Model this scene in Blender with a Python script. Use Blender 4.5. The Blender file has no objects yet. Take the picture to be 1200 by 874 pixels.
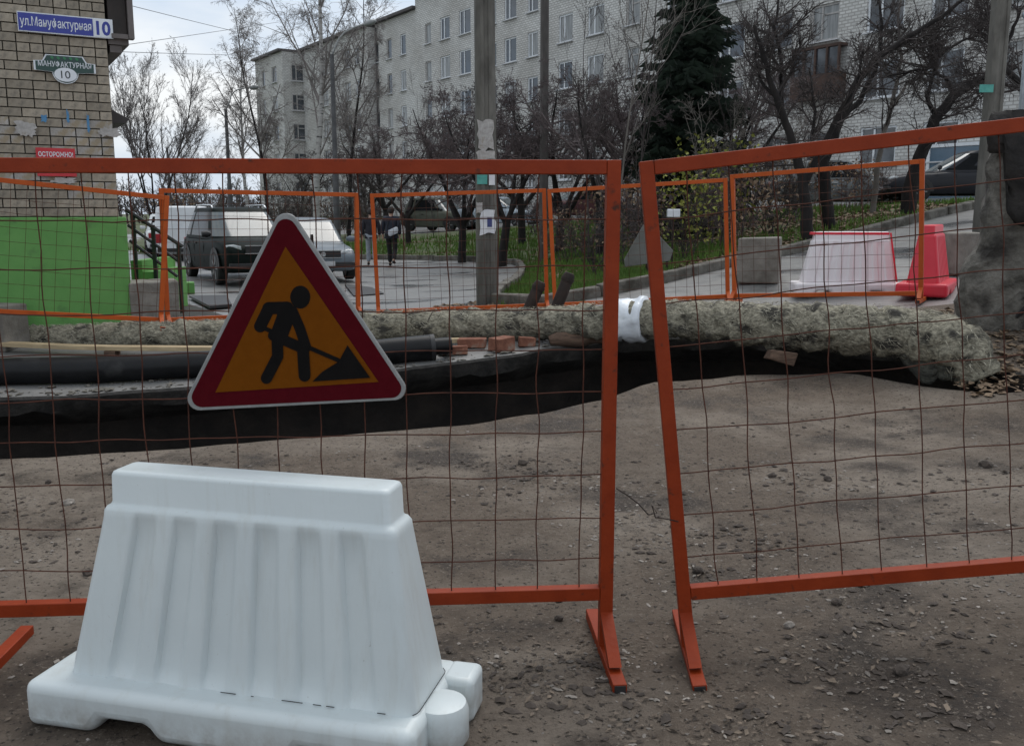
import bpy, bmesh, math, random
import numpy as np
from mathutils import Vector, Matrix, noise

R = math.radians
PI = math.pi
random.seed(11)
SC = bpy.context.scene
COL = SC.collection

# ------------------------------------------------------------------ camera
CAM_H = 1.55
PITCH = R(9.65)
FOCAL = 1100.0                      # in pixels of a 1200 px wide picture
cam_data = bpy.data.cameras.new('camera')
cam = bpy.data.objects.new('camera', cam_data)
COL.objects.link(cam)
cam.location = (0, 0, CAM_H)
cam.rotation_euler = (PI / 2 - PITCH, 0, 0)
cam_data.sensor_width = 36
cam_data.lens = 36 * FOCAL / 1200
cam_data.clip_start = 0.05
cam_data.clip_end = 3000
SC.camera = cam

# ------------------------------------------------------------------ world: overcast daylight
SUN_EL, SUN_AZ = R(58), R(24)       # azimuth measured from +Y (the view) to the right
world = bpy.data.worlds.new('World')
SC.world = world
world.use_nodes = True
nt = world.node_tree
nt.nodes.clear()
def wn(t): return nt.nodes.new(t)
w_out, w_bg = wn('ShaderNodeOutputWorld'), wn('ShaderNodeBackground')
sky = wn('ShaderNodeTexSky')
sky.sky_type = 'NISHITA'
sky.sun_disc = False
sky.sun_elevation = SUN_EL
sky.sun_rotation = SUN_AZ
sky.air_density = 1.0
sky.dust_density = 3.0
w_tc = wn('ShaderNodeTexCoord')
w_map = wn('ShaderNodeMapping')
w_map.inputs['Scale'].default_value = (1.3, 1.3, 4.2)
w_map.inputs['Location'].default_value = (0.35, 0.1, 0.42)
w_no = wn('ShaderNodeTexNoise')
w_no.inputs['Scale'].default_value = 1.9
w_no.inputs['Detail'].default_value = 6
w_no.inputs['Roughness'].default_value = 0.52
w_ramp = wn('ShaderNodeValToRGB')
w_ramp.color_ramp.elements[0].position = 0.36
w_ramp.color_ramp.elements[0].color = (0.54, 0.67, 0.84, 1)
w_ramp.color_ramp.elements[1].position = 0.58
w_ramp.color_ramp.elements[1].color = (0.97, 0.99, 1.0, 1)
w_gain = wn('ShaderNodeVectorMath'); w_gain.operation = 'SCALE'
w_gain.inputs['Scale'].default_value = 8.0
w_mix = wn('ShaderNodeMix'); w_mix.data_type = 'RGBA'
w_mix.inputs[0].default_value = 0.9
nt.links.new(w_tc.outputs['Generated'], w_map.inputs['Vector'])
nt.links.new(w_map.outputs['Vector'], w_no.inputs['Vector'])
nt.links.new(w_no.outputs['Fac'], w_ramp.inputs['Fac'])
nt.links.new(w_ramp.outputs['Color'], w_gain.inputs[0])
nt.links.new(sky.outputs['Color'], w_mix.inputs[6])
nt.links.new(w_gain.outputs['Vector'], w_mix.inputs[7])
nt.links.new(w_mix.outputs[2], w_bg.inputs['Color'])
w_bg.inputs['Strength'].default_value = 0.114
nt.links.new(w_bg.outputs['Background'], w_out.inputs['Surface'])

sun_data = bpy.data.lights.new('sun', 'SUN')
sun_data.energy = 1.5
sun_data.angle = R(40)
sun_data.color = (1.0, 0.97, 0.93)
sun = bpy.data.objects.new('sun', sun_data)
COL.objects.link(sun)
sdir = Vector((math.sin(SUN_AZ) * math.cos(SUN_EL), math.cos(SUN_AZ) * math.cos(SUN_EL), math.sin(SUN_EL)))
sun.rotation_euler = sdir.to_track_quat('Z', 'Y').to_euler()
sun.location = sdir * 60

SC.view_settings.view_transform = 'Standard'
SC.view_settings.look = 'None'
SC.view_settings.exposure = 0.2
SC.view_settings.gamma = 1.0
SC.view_settings.use_curve_mapping = False

# ------------------------------------------------------------------ measuring helpers
_CP, _SP = math.cos(PITCH), math.sin(PITCH)
def ray(px, py):
    a, b = (px - 600) / FOCAL, (437 - py) / FOCAL
    return Vector((a, _CP + b * _SP, -_SP + b * _CP))
def at(px, py, Y):
    """point of the place seen at a photo pixel, Y metres ahead"""
    d = ray(px, py)
    return Vector((0, 0, CAM_H)) + d * (Y / d.y)
def onz(px, py, z):
    d = ray(px, py)
    return Vector((0, 0, CAM_H)) + d * ((z - CAM_H) / d.z)
def on_ground(px, py):
    d = ray(px, py)
    t = 2.0
    while t < 160:
        p = Vector((0, 0, CAM_H)) + d * t
        if p.z < terr(p.x, p.y):
            break
        t += 0.03 if t < 30 else 0.2
    return p

# ------------------------------------------------------------------ mesh collector
class MB:
    def __init__(self):
        self.v, self.f, self.m = [], [], []
    def quad(self, *ps, mi=0):
        n = len(self.v)
        self.v += [tuple(p) for p in ps]
        self.f.append(tuple(range(n, n + len(ps)))); self.m.append(mi)
    def box(self, c, s, rot=None, mi=0, jit=0.0):
        n = len(self.v)
        for dx in (-.5, .5):
            for dy in (-.5, .5):
                for dz in (-.5, .5):
                    p = Vector((dx * s[0], dy * s[1], dz * s[2]))
                    if jit: p += Vector([random.uniform(-jit, jit) for _ in range(3)])
                    if rot is not None: p = rot @ p
                    self.v.append(tuple(p + Vector(c)))
        for q in ((0, 1, 3, 2), (4, 6, 7, 5), (0, 4, 5, 1), (2, 3, 7, 6), (0, 2, 6, 4), (1, 5, 7, 3)):
            self.f.append(tuple(n + i for i in q)); self.m.append(mi)
        return self
    def bar(self, a, b, w, h=None, mi=0, up=(0, 0, 1)):
        """square tube between two points"""
        a, b = Vector(a), Vector(b)
        h = h or w
        d = (b - a); L = d.length; d.normalize()
        u = Vector(up)
        if abs(d.dot(u)) > .98: u = Vector((0, 1, 0))
        s = d.cross(u).normalized(); u = s.cross(d).normalized()
        rot = Matrix((s, d, u)).transposed()
        return self.box((a + b) / 2, (w, L, h), rot, mi)
    def tube(self, pts, rad, n=6, cap=True, mi=0, ph=0.0):
        pts = [Vector(p) for p in pts]
        if not hasattr(rad, '__len__'): rad = [rad] * len(pts)
        base = len(self.v)
        d0 = (pts[1] - pts[0]).normalized()
        u = Vector((0, 0, 1)) if abs(d0.z) < .9 else Vector((1, 0, 0))
        s = d0.cross(u).normalized()
        for i, p in enumerate(pts):
            d = (pts[min(i + 1, len(pts) - 1)] - pts[max(i - 1, 0)])
            if d.length < 1e-9: d = d0
            d = d.normalized()
            s = s - d * s.dot(d)
            if s.length < 1e-6: s = d.orthogonal()
            s.normalize()
            t = d.cross(s)
            for k in range(n):
                a = 2 * PI * k / n + ph
                q = p + (s * math.cos(a) + t * math.sin(a)) * rad[i]
                self.v.append((q.x, q.y, q.z))
        for i in range(len(pts) - 1):
            for k in range(n):
                a, b = base + i * n + k, base + i * n + (k + 1) % n
                self.f.append((a, b, b + n, a + n)); self.m.append(mi)
        if cap:
            self.f.append(tuple(base + k for k in reversed(range(n)))); self.m.append(mi)
            e = base + (len(pts) - 1) * n
            self.f.append(tuple(e + k for k in range(n))); self.m.append(mi)
        return self
    def prism(self, poly, y0, y1, fr=None, mi=0, holes=None):
        """poly in (x, z), extruded along y"""
        fr = fr or (lambda x, y, z: (x, y, z))
        n = len(self.v); k = len(poly)
        for y in (y0, y1):
            for x, z in poly: self.v.append(tuple(fr(x, y, z)))
        self.f.append(tuple(range(n, n + k))); self.m.append(mi)
        self.f.append(tuple(n + k + i for i in reversed(range(k)))); self.m.append(mi)
        for i in range(k):
            j = (i + 1) % k
            self.f.append((n + j, n + i, n + k + i, n + k + j)); self.m.append(mi)
        return self
    def loft(self, rings, closed=True, caps=True, mi=0):
        n = len(self.v); k = len(rings[0])
        for r in rings: self.v += [tuple(p) for p in r]
        for i in range(len(rings) - 1):
            for j in range(k if closed else k - 1):
                a, b = n + i * k + j, n + i * k + (j + 1) % k
                self.f.append((a, b, b + k, a + k)); self.m.append(mi)
        if caps:
            self.f.append(tuple(n + j for j in reversed(range(k)))); self.m.append(mi)
            e = n + (len(rings) - 1) * k
            self.f.append(tuple(e + j for j in range(k))); self.m.append(mi)
        return self
    def mesh(self, name, mats, smooth=False, fix=True):
        me = bpy.data.meshes.new(name)
        me.from_pydata(self.v, [], self.f)
        if not isinstance(mats, (list, tuple)): mats = [mats]
        for m in mats: me.materials.append(m)
        if len(mats) > 1:
            me.polygons.foreach_set('material_index', self.m)
        if fix and len(self.f) < 60000:
            bm = bmesh.new(); bm.from_mesh(me)
            bmesh.ops.recalc_face_normals(bm, faces=bm.faces)
            bm.to_mesh(me); bm.free()
        if smooth is not False:
            me.polygons.foreach_set('use_smooth', [True] * len(me.polygons))
            if smooth is not True:
                me.set_sharp_from_angle(angle=R(smooth))
        me.update()
        return me
    def build(self, name, mats, parent=None, smooth=False, bevel=0, seg=2, fix=True):
        o = bpy.data.objects.new(name, self.mesh(name, mats, smooth, fix))
        COL.objects.link(o)
        if parent is not None: o.parent = parent
        if bevel:
            b = o.modifiers.new('bevel', 'BEVEL'); b.width = bevel; b.segments = seg; b.limit_method = 'ANGLE'; b.angle_limit = R(35)
        return o

def place(me, name, parent=None, M=None):
    o = bpy.data.objects.new(name, me)
    COL.objects.link(o)
    if parent is not None: o.parent = parent
    if M is not None: o.matrix_local = M
    return o
def tag(o, label, cat, group=None):
    o['label'] = label; o['category'] = cat
    if group: o['group'] = group
    return o
def struct(o, label=None, cat=None):
    o['kind'] = 'structure'
    if label: o['label'] = label
    if cat: o['category'] = cat
    return o
def stuff(o, label=None, cat=None):
    o['kind'] = 'stuff'
    if label: o['label'] = label
    if cat: o['category'] = cat
    return o
def thing(name, label, cat, loc=(0, 0, 0), rz=0, group=None):
    e = bpy.data.objects.new(name, None)
    e.empty_display_size = .2
    COL.objects.link(e)
    e.location = loc; e.rotation_euler = (0, 0, rz)
    return tag(e, label, cat, group)
def copy_tree(o, parent=None):
    c = o.copy(); COL.objects.link(c); c.parent = parent
    for ch in o.children: copy_tree(ch, c)
    return c
def rnd(a, b): return random.uniform(a, b)

# ------------------------------------------------------------------ materials
def mat(name, c1, c2=None, scale=6, rough=.7, bump=0, bscale=None, metal=0, spec=.5, c3=None, s3=1.5, f3=.5, stretch=None, rough2=None, detail=6, lo=.35, hi=.65, tcoord='Object', objrand=0, translucent=0):
    m = bpy.data.materials.new(name); m.use_nodes = True
    t = m.node_tree; N = t.nodes; L = t.links
    b = N['Principled BSDF']
    b.inputs['Roughness'].default_value = rough
    b.inputs['Metallic'].default_value = metal
    b.inputs['Specular IOR Level'].default_value = spec
    if c2 is None:
        b.inputs['Base Color'].default_value = (*c1, 1)
        col = None
    tc = N.new('ShaderNodeTexCoord')
    mp = N.new('ShaderNodeMapping'); L.new(tc.outputs[tcoord], mp.inputs['Vector'])
    if stretch: mp.inputs['Scale'].default_value = stretch
    if c2 is not None:
        n1 = N.new('ShaderNodeTexNoise'); n1.inputs['Scale'].default_value = scale; n1.inputs['Detail'].default_value = detail
        n1.inputs['Roughness'].default_value = .62
        L.new(mp.outputs['Vector'], n1.inputs['Vector'])
        r1 = N.new('ShaderNodeValToRGB')
        r1.color_ramp.elements[0].position = lo; r1.color_ramp.elements[1].position = hi
        r1.color_ramp.elements[0].color = (*c1, 1); r1.color_ramp.elements[1].color = (*c2, 1)
        L.new(n1.outputs['Fac'], r1.inputs['Fac'])
        col = r1.outputs['Color']
        if c3 is not None:
            n3 = N.new('ShaderNodeTexNoise'); n3.inputs['Scale'].default_value = s3; n3.inputs['Detail'].default_value = 5
            L.new(mp.outputs['Vector'], n3.inputs['Vector'])
            r3 = N.new('ShaderNodeValToRGB')
            r3.color_ramp.elements[0].position = f3; r3.color_ramp.elements[1].position = min(f3 + .12, 1)
            L.new(n3.outputs['Fac'], r3.inputs['Fac'])
            mx = N.new('ShaderNodeMix'); mx.data_type = 'RGBA'
            L.new(r3.outputs['Color'], mx.inputs[0]); L.new(col, mx.inputs[6]); mx.inputs[7].default_value = (*c3, 1)
            col = mx.outputs[2]
            if rough2 is not None:
                mr = N.new('ShaderNodeMapRange'); mr.inputs[3].default_value = rough; mr.inputs[4].default_value = rough2
                L.new(r3.outputs['Color'], mr.inputs[0]); L.new(mr.outputs[0], b.inputs['Roughness'])
        if objrand:
            oi = N.new('ShaderNodeObjectInfo')
            mr = N.new('ShaderNodeMapRange'); mr.inputs[3].default_value = 1 - objrand; mr.inputs[4].default_value = 1 + objrand
            L.new(oi.outputs['Random'], mr.inputs[0])
            sc = N.new('ShaderNodeVectorMath'); sc.operation = 'SCALE'
            L.new(col, sc.inputs[0]); L.new(mr.outputs[0], sc.inputs['Scale'])
            col = sc.outputs[0]
        L.new(col, b.inputs['Base Color'])
    if bump:
        nb = N.new('ShaderNodeTexNoise'); nb.inputs['Scale'].default_value = bscale or scale * 4; nb.inputs['Detail'].default_value = 8
        L.new(mp.outputs['Vector'], nb.inputs['Vector'])
        bp = N.new('ShaderNodeBump'); bp.inputs['Strength'].default_value = 1; bp.inputs['Distance'].default_value = bump
        L.new(nb.outputs['Fac'], bp.inputs['Height']); L.new(bp.outputs['Normal'], b.inputs['Normal'])
    return m

M = {}
M['road'] = mat('wet_asphalt', (.15, .15, .148), (.225, .222, .215), 3.5, .42, .004, 70, c3=(.055, .056, .06), s3=.55, f3=.55, rough2=.12, stretch=(1, 1.6, 1))
M['lawn'] = mat('lawn_soil', (.036, .055, .016), (.065, .09, .026), 3, .9, .02, 20, c3=(.085, .062, .04), s3=1.1, f3=.52)
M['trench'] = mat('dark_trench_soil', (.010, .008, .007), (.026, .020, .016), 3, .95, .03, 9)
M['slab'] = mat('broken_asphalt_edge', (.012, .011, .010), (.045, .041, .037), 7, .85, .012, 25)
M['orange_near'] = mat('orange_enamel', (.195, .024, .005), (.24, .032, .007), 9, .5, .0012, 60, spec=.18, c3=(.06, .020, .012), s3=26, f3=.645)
M['orange_far'] = mat('orange_enamel_bright', (.40, .068, .008), (.45, .085, .012), 9, .5, .0008, 60, spec=.25, c3=(.36, .062, .010), s3=5, f3=.6)  # brighter orange than the near panels
M['wire'] = mat('rusty_wire', (.045, .016, .011), (.085, .03, .018), 20, .8, spec=.2)
M['rust'] = mat('rusty_steel', (.014, .009, .007), (.032, .017, .012), 12, .8, .004, 40)
M['white_plastic'] = mat('white_plastic', (.60, .655, .675), (.645, .70, .715), 2.5, .42, .0006, 40, c3=(.54, .58, .58), s3=3, f3=.58)
M['white_plastic_far'] = mat('pale_pink_plastic', (.72, .69, .71), (.78, .75, .77), 3, .4)
M['red_plastic'] = mat('red_plastic', (.62, .022, .045), (.68, .03, .055), 4, .4)
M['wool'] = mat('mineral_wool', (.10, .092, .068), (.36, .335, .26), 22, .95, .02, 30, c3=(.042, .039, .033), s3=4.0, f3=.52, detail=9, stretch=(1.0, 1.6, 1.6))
M['wool_shaded'] = mat('shaded_wool', (.03, .03, .026), (.11, .11, .09), 9, .95, .02, 30, detail=9)  # darker wool for the hanging flaps, their shade put into the colour
M['wool_strand'] = mat('wool_strand', (.13, .12, .09), (.52, .49, .39), 22, .95, detail=4)
M['white_wrap'] = mat('white_film', (.66, .70, .76), (.78, .82, .86), 8, .3, .01, 14)
M['black_pipe'] = mat('black_polyethylene', (.0035, .0037, .0045), (.007, .0075, .009), 5, .42, .001, 50, spec=.25, c3=(.03, .03, .03), s3=3, f3=.62, rough2=.6)
M['plank'] = mat('raw_plank', (.33, .25, .15), (.46, .36, .22), 4, .8, .003, 30, stretch=(1, 8, 8))
M['log'] = mat('old_timber', (.08, .05, .035), (.18, .115, .08), 6, .9, .01, 30, stretch=(1, 6, 6))
M['brick_red'] = mat('clay_brick', (.15, .055, .034), (.26, .11, .068), 12, .9, .006, 60, c3=(.24, .19, .155), s3=6, f3=.58)
M['concrete'] = mat('weathered_concrete', (.135, .123, .106), (.235, .22, .195), 5, .9, .008, 45, c3=(.085, .076, .064), s3=1.8, f3=.58)
M['concrete_dark'] = mat('pole_concrete', (.08, .076, .067), (.15, .143, .127), 5, .9, .005, 40, c3=(.05, .046, .04), s3=2, f3=.56, stretch=(1, 1, .35))
M['ruin'] = mat('sooty_concrete', (.06, .056, .048), (.19, .178, .158), 5, .95, .025, 22, c3=(.03, .027, .024), s3=2.6, f3=.50)
M['felt'] = mat('black_roofing_felt', (.010, .009, .009), (.028, .024, .022), 5, .9, .02, 14)
M['kerb'] = mat('dirty_kerb_concrete', (.075, .068, .058), (.16, .15, .13), 6, .9, .01, 30, c3=(.05, .045, .035), s3=2.5, f3=.52)
M['mortar'] = mat('mortar', (.075, .07, .06), (.15, .14, .12), 14, .95)
M['brick_tan'] = mat('silicate_brick', (.25, .215, .168), (.345, .302, .24), 9, .9, .003, 60, c3=(.16, .142, .118), s3=7, f3=.58, objrand=.2)
M['brick_pale'] = mat('scraped_brick', (.30, .28, .255), (.43, .41, .385), 12, .9, .003, 60, c3=(.30, .25, .18), s3=7, f3=.5, objrand=.1)
M['green'] = mat('green_wall_paint', (.105, .285, .07), (.13, .325, .085), 3, .75, .004, 40, c3=(.085, .20, .06), s3=3.5, f3=.60)
M['brown_panel'] = mat('dark_panel', (.016, .012, .011), (.03, .022, .019), 5, .7)
M['brown_trim'] = mat('grey_trim', (.11, .095, .09), (.15, .13, .125), 5, .7)
M['sign_blue'] = mat('sign_blue', (.018, .03, .25), (.024, .04, .29), 4, .35)
M['sign_white'] = mat('sign_white', (.62, .65, .70), (.70, .73, .77), 4, .4)
M['sign_green'] = mat('sign_dark_green', (.012, .045, .04), (.018, .06, .05), 4, .4)
M['sign_dark'] = mat('sign_ink', (.01, .015, .02), (.016, .02, .03), 4, .5)
M['sign_red'] = mat('sign_red', (.45, .02, .03), (.52, .03, .04), 4, .5)
M['sign_leaf'] = mat('sign_leaf_green', (.02, .16, .06), (.03, .2, .08), 4, .5)
M['retro_orange'] = mat('retroreflective_orange', (.125, .037, .0012), (.14, .042, .0016), 30, .6, spec=.06)
M['retro_red'] = mat('retroreflective_red', (.058, .0014, .0045), (.066, .002, .0055), 30, .6, spec=.06)
M['sign_rim'] = mat('galvanised_rim', (.20, .205, .205), (.27, .275, .275), 20, .45, metal=.35)
M['pictogram'] = mat('pictogram_black', (.004, .0035, .0035), (.006, .005, .005), 20, .75, spec=.1)
M['grey_sheet'] = mat('grey_sheet_metal', (.10, .10, .09), (.14, .14, .13), 5, .7)
M['paper'] = mat('paper', (.55, .56, .60), (.72, .73, .75), 8, .8)
M['paper_old'] = mat('old_paper', (.28, .265, .25), (.46, .445, .43), 16, .85, c3=(.25, .22, .18), s3=9, f3=.58)
M['tape_blue'] = mat('blue_tape', (.05, .17, .34), (.08, .24, .42), 8, .6)
M['paper_teal'] = mat('teal_notice', (.05, .26, .23), (.10, .36, .31), 12, .7)
M['paper_ink'] = mat('notice_print', (.04, .05, .15), (.07, .08, .22), 20, .8)
M['black_rail'] = mat('black_railing', (.012, .014, .014), (.02, .022, .022), 6, .5)
M['facade'] = None
M['win_frame'] = mat('white_window_frame', (.62, .65, .68), (.72, .75, .78), 6, .5)
M['win_frame_old'] = mat('old_window_frame', (.30, .29, .28), (.42, .41, .40), 6, .7)
M['sill'] = mat('sill', (.45, .46, .48), (.58, .59, .61), 6, .6)
M['roof_edge'] = mat('roof_metal', (.05, .045, .045), (.08, .07, .07), 3, .7)
M['balcony_wood'] = mat('stained_wood', (.045, .026, .020), (.08, .045, .034), 4, .8)
M['glass'] = mat('window_glass', (.02, .025, .03), (.06, .07, .085), .9, .06, spec=.9)
M['curtain'] = mat('curtained_glass', (.14, .15, .155), (.30, .31, .31), 2.2, .25, spec=.5, stretch=(4, 1, .3))
M['glass_blue'] = mat('blue_glass', (.05, .10, .15), (.08, .14, .20), .8, .12, spec=.8)
M['bark'] = mat('dark_bark', (.008, .0065, .0065), (.021, .017, .016), 8, .95, .01, 30, stretch=(1, 1, .4))
M['twig'] = mat('twig', (.036, .030, .029), (.066, .055, .053), 3, .95)
M['twig_red'] = mat('reddish_twig', (.07, .055, .056), (.12, .095, .095), 3, .95)
M['twig_light'] = mat('pale_twig', (.10, .09, .08), (.16, .145, .13), 3, .95)
M['birch'] = mat('birch_bark', (.28, .27, .26), (.42, .41, .39), 3, .9, c3=(.03, .028, .028), s3=5, f3=.55, stretch=(.6, .6, 2.2))
M['birch_twig'] = mat('birch_twig', (.14, .125, .12), (.23, .21, .20), 3, .95)
M['spruce'] = mat('spruce_needles', (.008, .017, .011), (.017, .032, .018), 2, .9)
M['grass'] = mat('grass_blades', (.055, .115, .014), (.11, .195, .028), 1.2, .8, c3=(.13, .13, .045), s3=.8, f3=.64)
M['leaf_green'] = mat('late_leaves', (.12, .15, .02), (.24, .24, .04), 2, .8)
M['leaf_brown'] = mat('fallen_leaves', (.12, .075, .045), (.26, .19, .125), 3, .85, detail=9, lo=.3, hi=.7)
M['leaf_wet'] = mat('trodden_leaves', (.035, .026, .020), (.20, .155, .115), 5, .85, detail=9, lo=.35, hi=.68)
M['gravel'] = mat('gravel', (.07, .06, .052), (.30, .27, .24), 4, .9, detail=9)
M['stone'] = mat('stone', (.13, .115, .10), (.30, .27, .24), 14, .9, .004, 50)
M['clod'] = mat('mud_clod', (.035, .027, .022), (.075, .06, .05), 14, .95, .005, 50)
M['twig_far'] = mat('far_twig', (.085, .076, .074), (.14, .125, .12), 3, .95)
M['lamp_metal'] = mat('lamp_post_metal', (.05, .05, .052), (.085, .085, .088), 5, .7)
M['lamp_head'] = mat('lamp_head', (.22, .23, .23), (.3, .31, .31), 5, .5)
M['galv'] = mat('galvanised_pipe', (.26, .30, .33), (.36, .40, .43), 8, .45, metal=.4)
M['pole_dark'] = mat('dark_pole', (.06, .055, .052), (.11, .10, .095), 5, .9, stretch=(1, 1, .3))
M['cable'] = mat('cable', (.10, .11, .125), (.13, .14, .155), 3, .7)
M['tyre'] = mat('tyre', (.012, .012, .012), (.022, .022, .022), 9, .85)
M['rim'] = mat('rim', (.14, .145, .15), (.24, .245, .25), 9, .4, metal=.5)
M['black_trim'] = mat('black_trim', (.012, .012, .013), (.022, .022, .024), 9, .55)
M['car_glass'] = mat('car_glass', (.004, .005, .006), (.008, .009, .011), 2, .2, spec=.08)
M['car_glass_pale'] = mat('sky_lit_windscreen', (.07, .085, .09), (.10, .12, .125), 2, .10, spec=.8)
M['headlight'] = mat('headlight', (.42, .45, .47), (.6, .63, .65), 9, .12)
M['tail_red'] = mat('tail_light', (.28, .012, .02), (.36, .02, .03), 9, .2)
M['plate'] = mat('number_plate', (.5, .51, .53), (.6, .61, .63), 30, .5)
M['chrome'] = mat('chrome', (.45, .47, .49), (.6, .62, .64), 9, .2, metal=.8)
def paint(name, c, dull=False):
    m = mat(name, c, tuple(x * 1.12 for x in c), 3, .5 if dull else .42, spec=.04 if dull else .2)
    m.node_tree.nodes['Principled BSDF'].inputs['Coat Weight'].default_value = 0 if dull else .08
    m.node_tree.nodes['Principled BSDF'].inputs['Coat Roughness'].default_value = .08
    return m
M['skin'] = mat('skin', (.42, .26, .19), (.46, .29, .21), 9, .6)
M['hair'] = mat('dark_hair', (.012, .009, .008), (.025, .018, .015), 20, .7)
M['navy'] = mat('navy_jacket', (.012, .016, .028), (.022, .026, .042), 8, .85, .003, 20)
M['dark_coat'] = mat('dark_coat', (.014, .014, .02), (.026, .025, .034), 8, .9, .003, 20)
M['black_cloth'] = mat('black_trousers', (.010, .010, .011), (.018, .018, .02), 8, .9)
M['grey_cloth'] = mat('pale_grey_trousers', (.24, .27, .31), (.33, .36, .40), 8, .85)
M['bag'] = mat('pale_bag', (.42, .45, .50), (.56, .58, .62), 8, .6)

# dirt of the dug-up yard: packed sand, damp mud, paler dry crust
def dirt_material():
    m = bpy.data.materials.new('packed_dirt'); m.use_nodes = True
    t = m.node_tree; N = t.nodes; L = t.links; b = N['Principled BSDF']
    g = N.new('ShaderNodeNewGeometry')
    def no(scale, detail=8, rough=.62):
        n = N.new('ShaderNodeTexNoise'); n.inputs['Scale'].default_value = scale; n.inputs['Detail'].default_value = detail
        n.inputs['Roughness'].default_value = rough; L.new(g.outputs['Position'], n.inputs['Vector']); return n
    def ramp(n, a, bb, ca, cb):
        r = N.new('ShaderNodeValToRGB'); r.color_ramp.elements[0].position = a; r.color_ramp.elements[1].position = bb
        r.color_ramp.elements[0].color = (*ca, 1); r.color_ramp.elements[1].color = (*cb, 1)
        L.new(n.outputs['Fac'], r.inputs['Fac']); return r
    def mix(f, a, bb):
        x = N.new('ShaderNodeMix'); x.data_type = 'RGBA'; L.new(f, x.inputs[0])
        for s, i in ((a, 6), (bb, 7)):
            if isinstance(s, tuple): x.inputs[i].default_value = (*s, 1)
            else: L.new(s, x.inputs[i])
        return x.outputs[2]
    base = ramp(no(9, 10, .7), .3, .7, (.118, .091, .070), (.208, .165, .129)).outputs['Color']
    big = ramp(no(.62, 6), .47, .60, (0, 0, 0), (1, 1, 1)).outputs['Color']
    c = mix(big, base, ramp(no(14, 10, .7), .3, .7, (.215, .178, .143), (.32, .27, .222)).outputs['Color'])
    mud = ramp(no(1.15, 7, .6), .52, .62, (0, 0, 0), (1, 1, 1)).outputs['Color']
    c = mix(mud, c, ramp(no(20, 8), .3, .7, (.042, .031, .024), (.095, .072, .055)).outputs['Color'])
    speck = ramp(no(60, 5, .6), .58, .66, (0, 0, 0), (1, 1, 1)).outputs['Color']
    c = mix(speck, c, (.25, .21, .17))
    dk = ramp(no(44, 5, .6), .58, .66, (0, 0, 0), (1, 1, 1)).outputs['Color']
    c = mix(dk, c, (.036, .029, .024))
    L.new(c, b.inputs['Base Color'])
    mr = N.new('ShaderNodeMapRange'); mr.inputs[3].default_value = .92; mr.inputs[4].default_value = .62
    L.new(mud, mr.inputs[0]); L.new(mr.outputs[0], b.inputs['Roughness'])
    b.inputs['Specular IOR Level'].default_value = .3
    bp = N.new('ShaderNodeBump'); bp.inputs['Distance'].default_value = .045
    L.new(no(30, 12, .75).outputs['Fac'], bp.inputs['Height'])
    b2 = N.new('ShaderNodeBump'); b2.inputs['Distance'].default_value = .05
    L.new(no(4, 6).outputs['Fac'], b2.inputs['Height']); L.new(b2.outputs['Normal'], bp.inputs['Normal'])
    L.new(bp.outputs['Normal'], b.inputs['Normal'])
    return m
M['dirt'] = dirt_material()

def facade_material():
    m = bpy.data.materials.new('pale_silicate_brickwork'); m.use_nodes = True
    t = m.node_tree; N = t.nodes; L = t.links; b = N['Principled BSDF']
    tc = N.new('ShaderNodeTexCoord')
    br = N.new('ShaderNodeTexBrick')
    br.inputs['Scale'].default_value = 1.0
    br.inputs['Brick Width'].default_value = .30; br.inputs['Row Height'].default_value = .13
    br.inputs['Mortar Size'].default_value = .022; br.inputs['Bias'].default_value = -.1
    br.inputs['Color1'].default_value = (.70, .705, .69, 1); br.inputs['Color2'].default_value = (.56, .565, .555, 1)
    br.inputs['Mortar'].default_value = (.42, .415, .40, 1)
    L.new(tc.outputs['UV'], br.inputs['Vector'])
    n = N.new('ShaderNodeTexNoise'); n.inputs['Scale'].default_value = .35; n.inputs['Detail'].default_value = 8
    L.new(tc.outputs['UV'], n.inputs['Vector'])
    r = N.new('ShaderNodeValToRGB'); r.color_ramp.elements[0].position = .3; r.color_ramp.elements[1].position = .72
    r.color_ramp.elements[0].color = (.72, .70, .68, 1); r.color_ramp.elements[1].color = (1, 1, 1, 1)
    L.new(n.outputs['Fac'], r.inputs['Fac'])
    mx = N.new('ShaderNodeMix'); mx.data_type = 'RGBA'; mx.blend_type = 'MULTIPLY'; mx.inputs[0].default_value = 1
    L.new(br.outputs['Color'], mx.inputs[6]); L.new(r.outputs['Color'], mx.inputs[7])
    L.new(mx.outputs[2], b.inputs['Base Color'])
    b.inputs['Roughness'].default_value = .95
    bp = N.new('ShaderNodeBump'); bp.inputs['Distance'].default_value = .02; bp.invert = True
    L.new(br.outputs['Fac'], bp.inputs['Height']); L.new(bp.outputs['Normal'], b.inputs['Normal'])
    return m
M['facade'] = facade_material()

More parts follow.
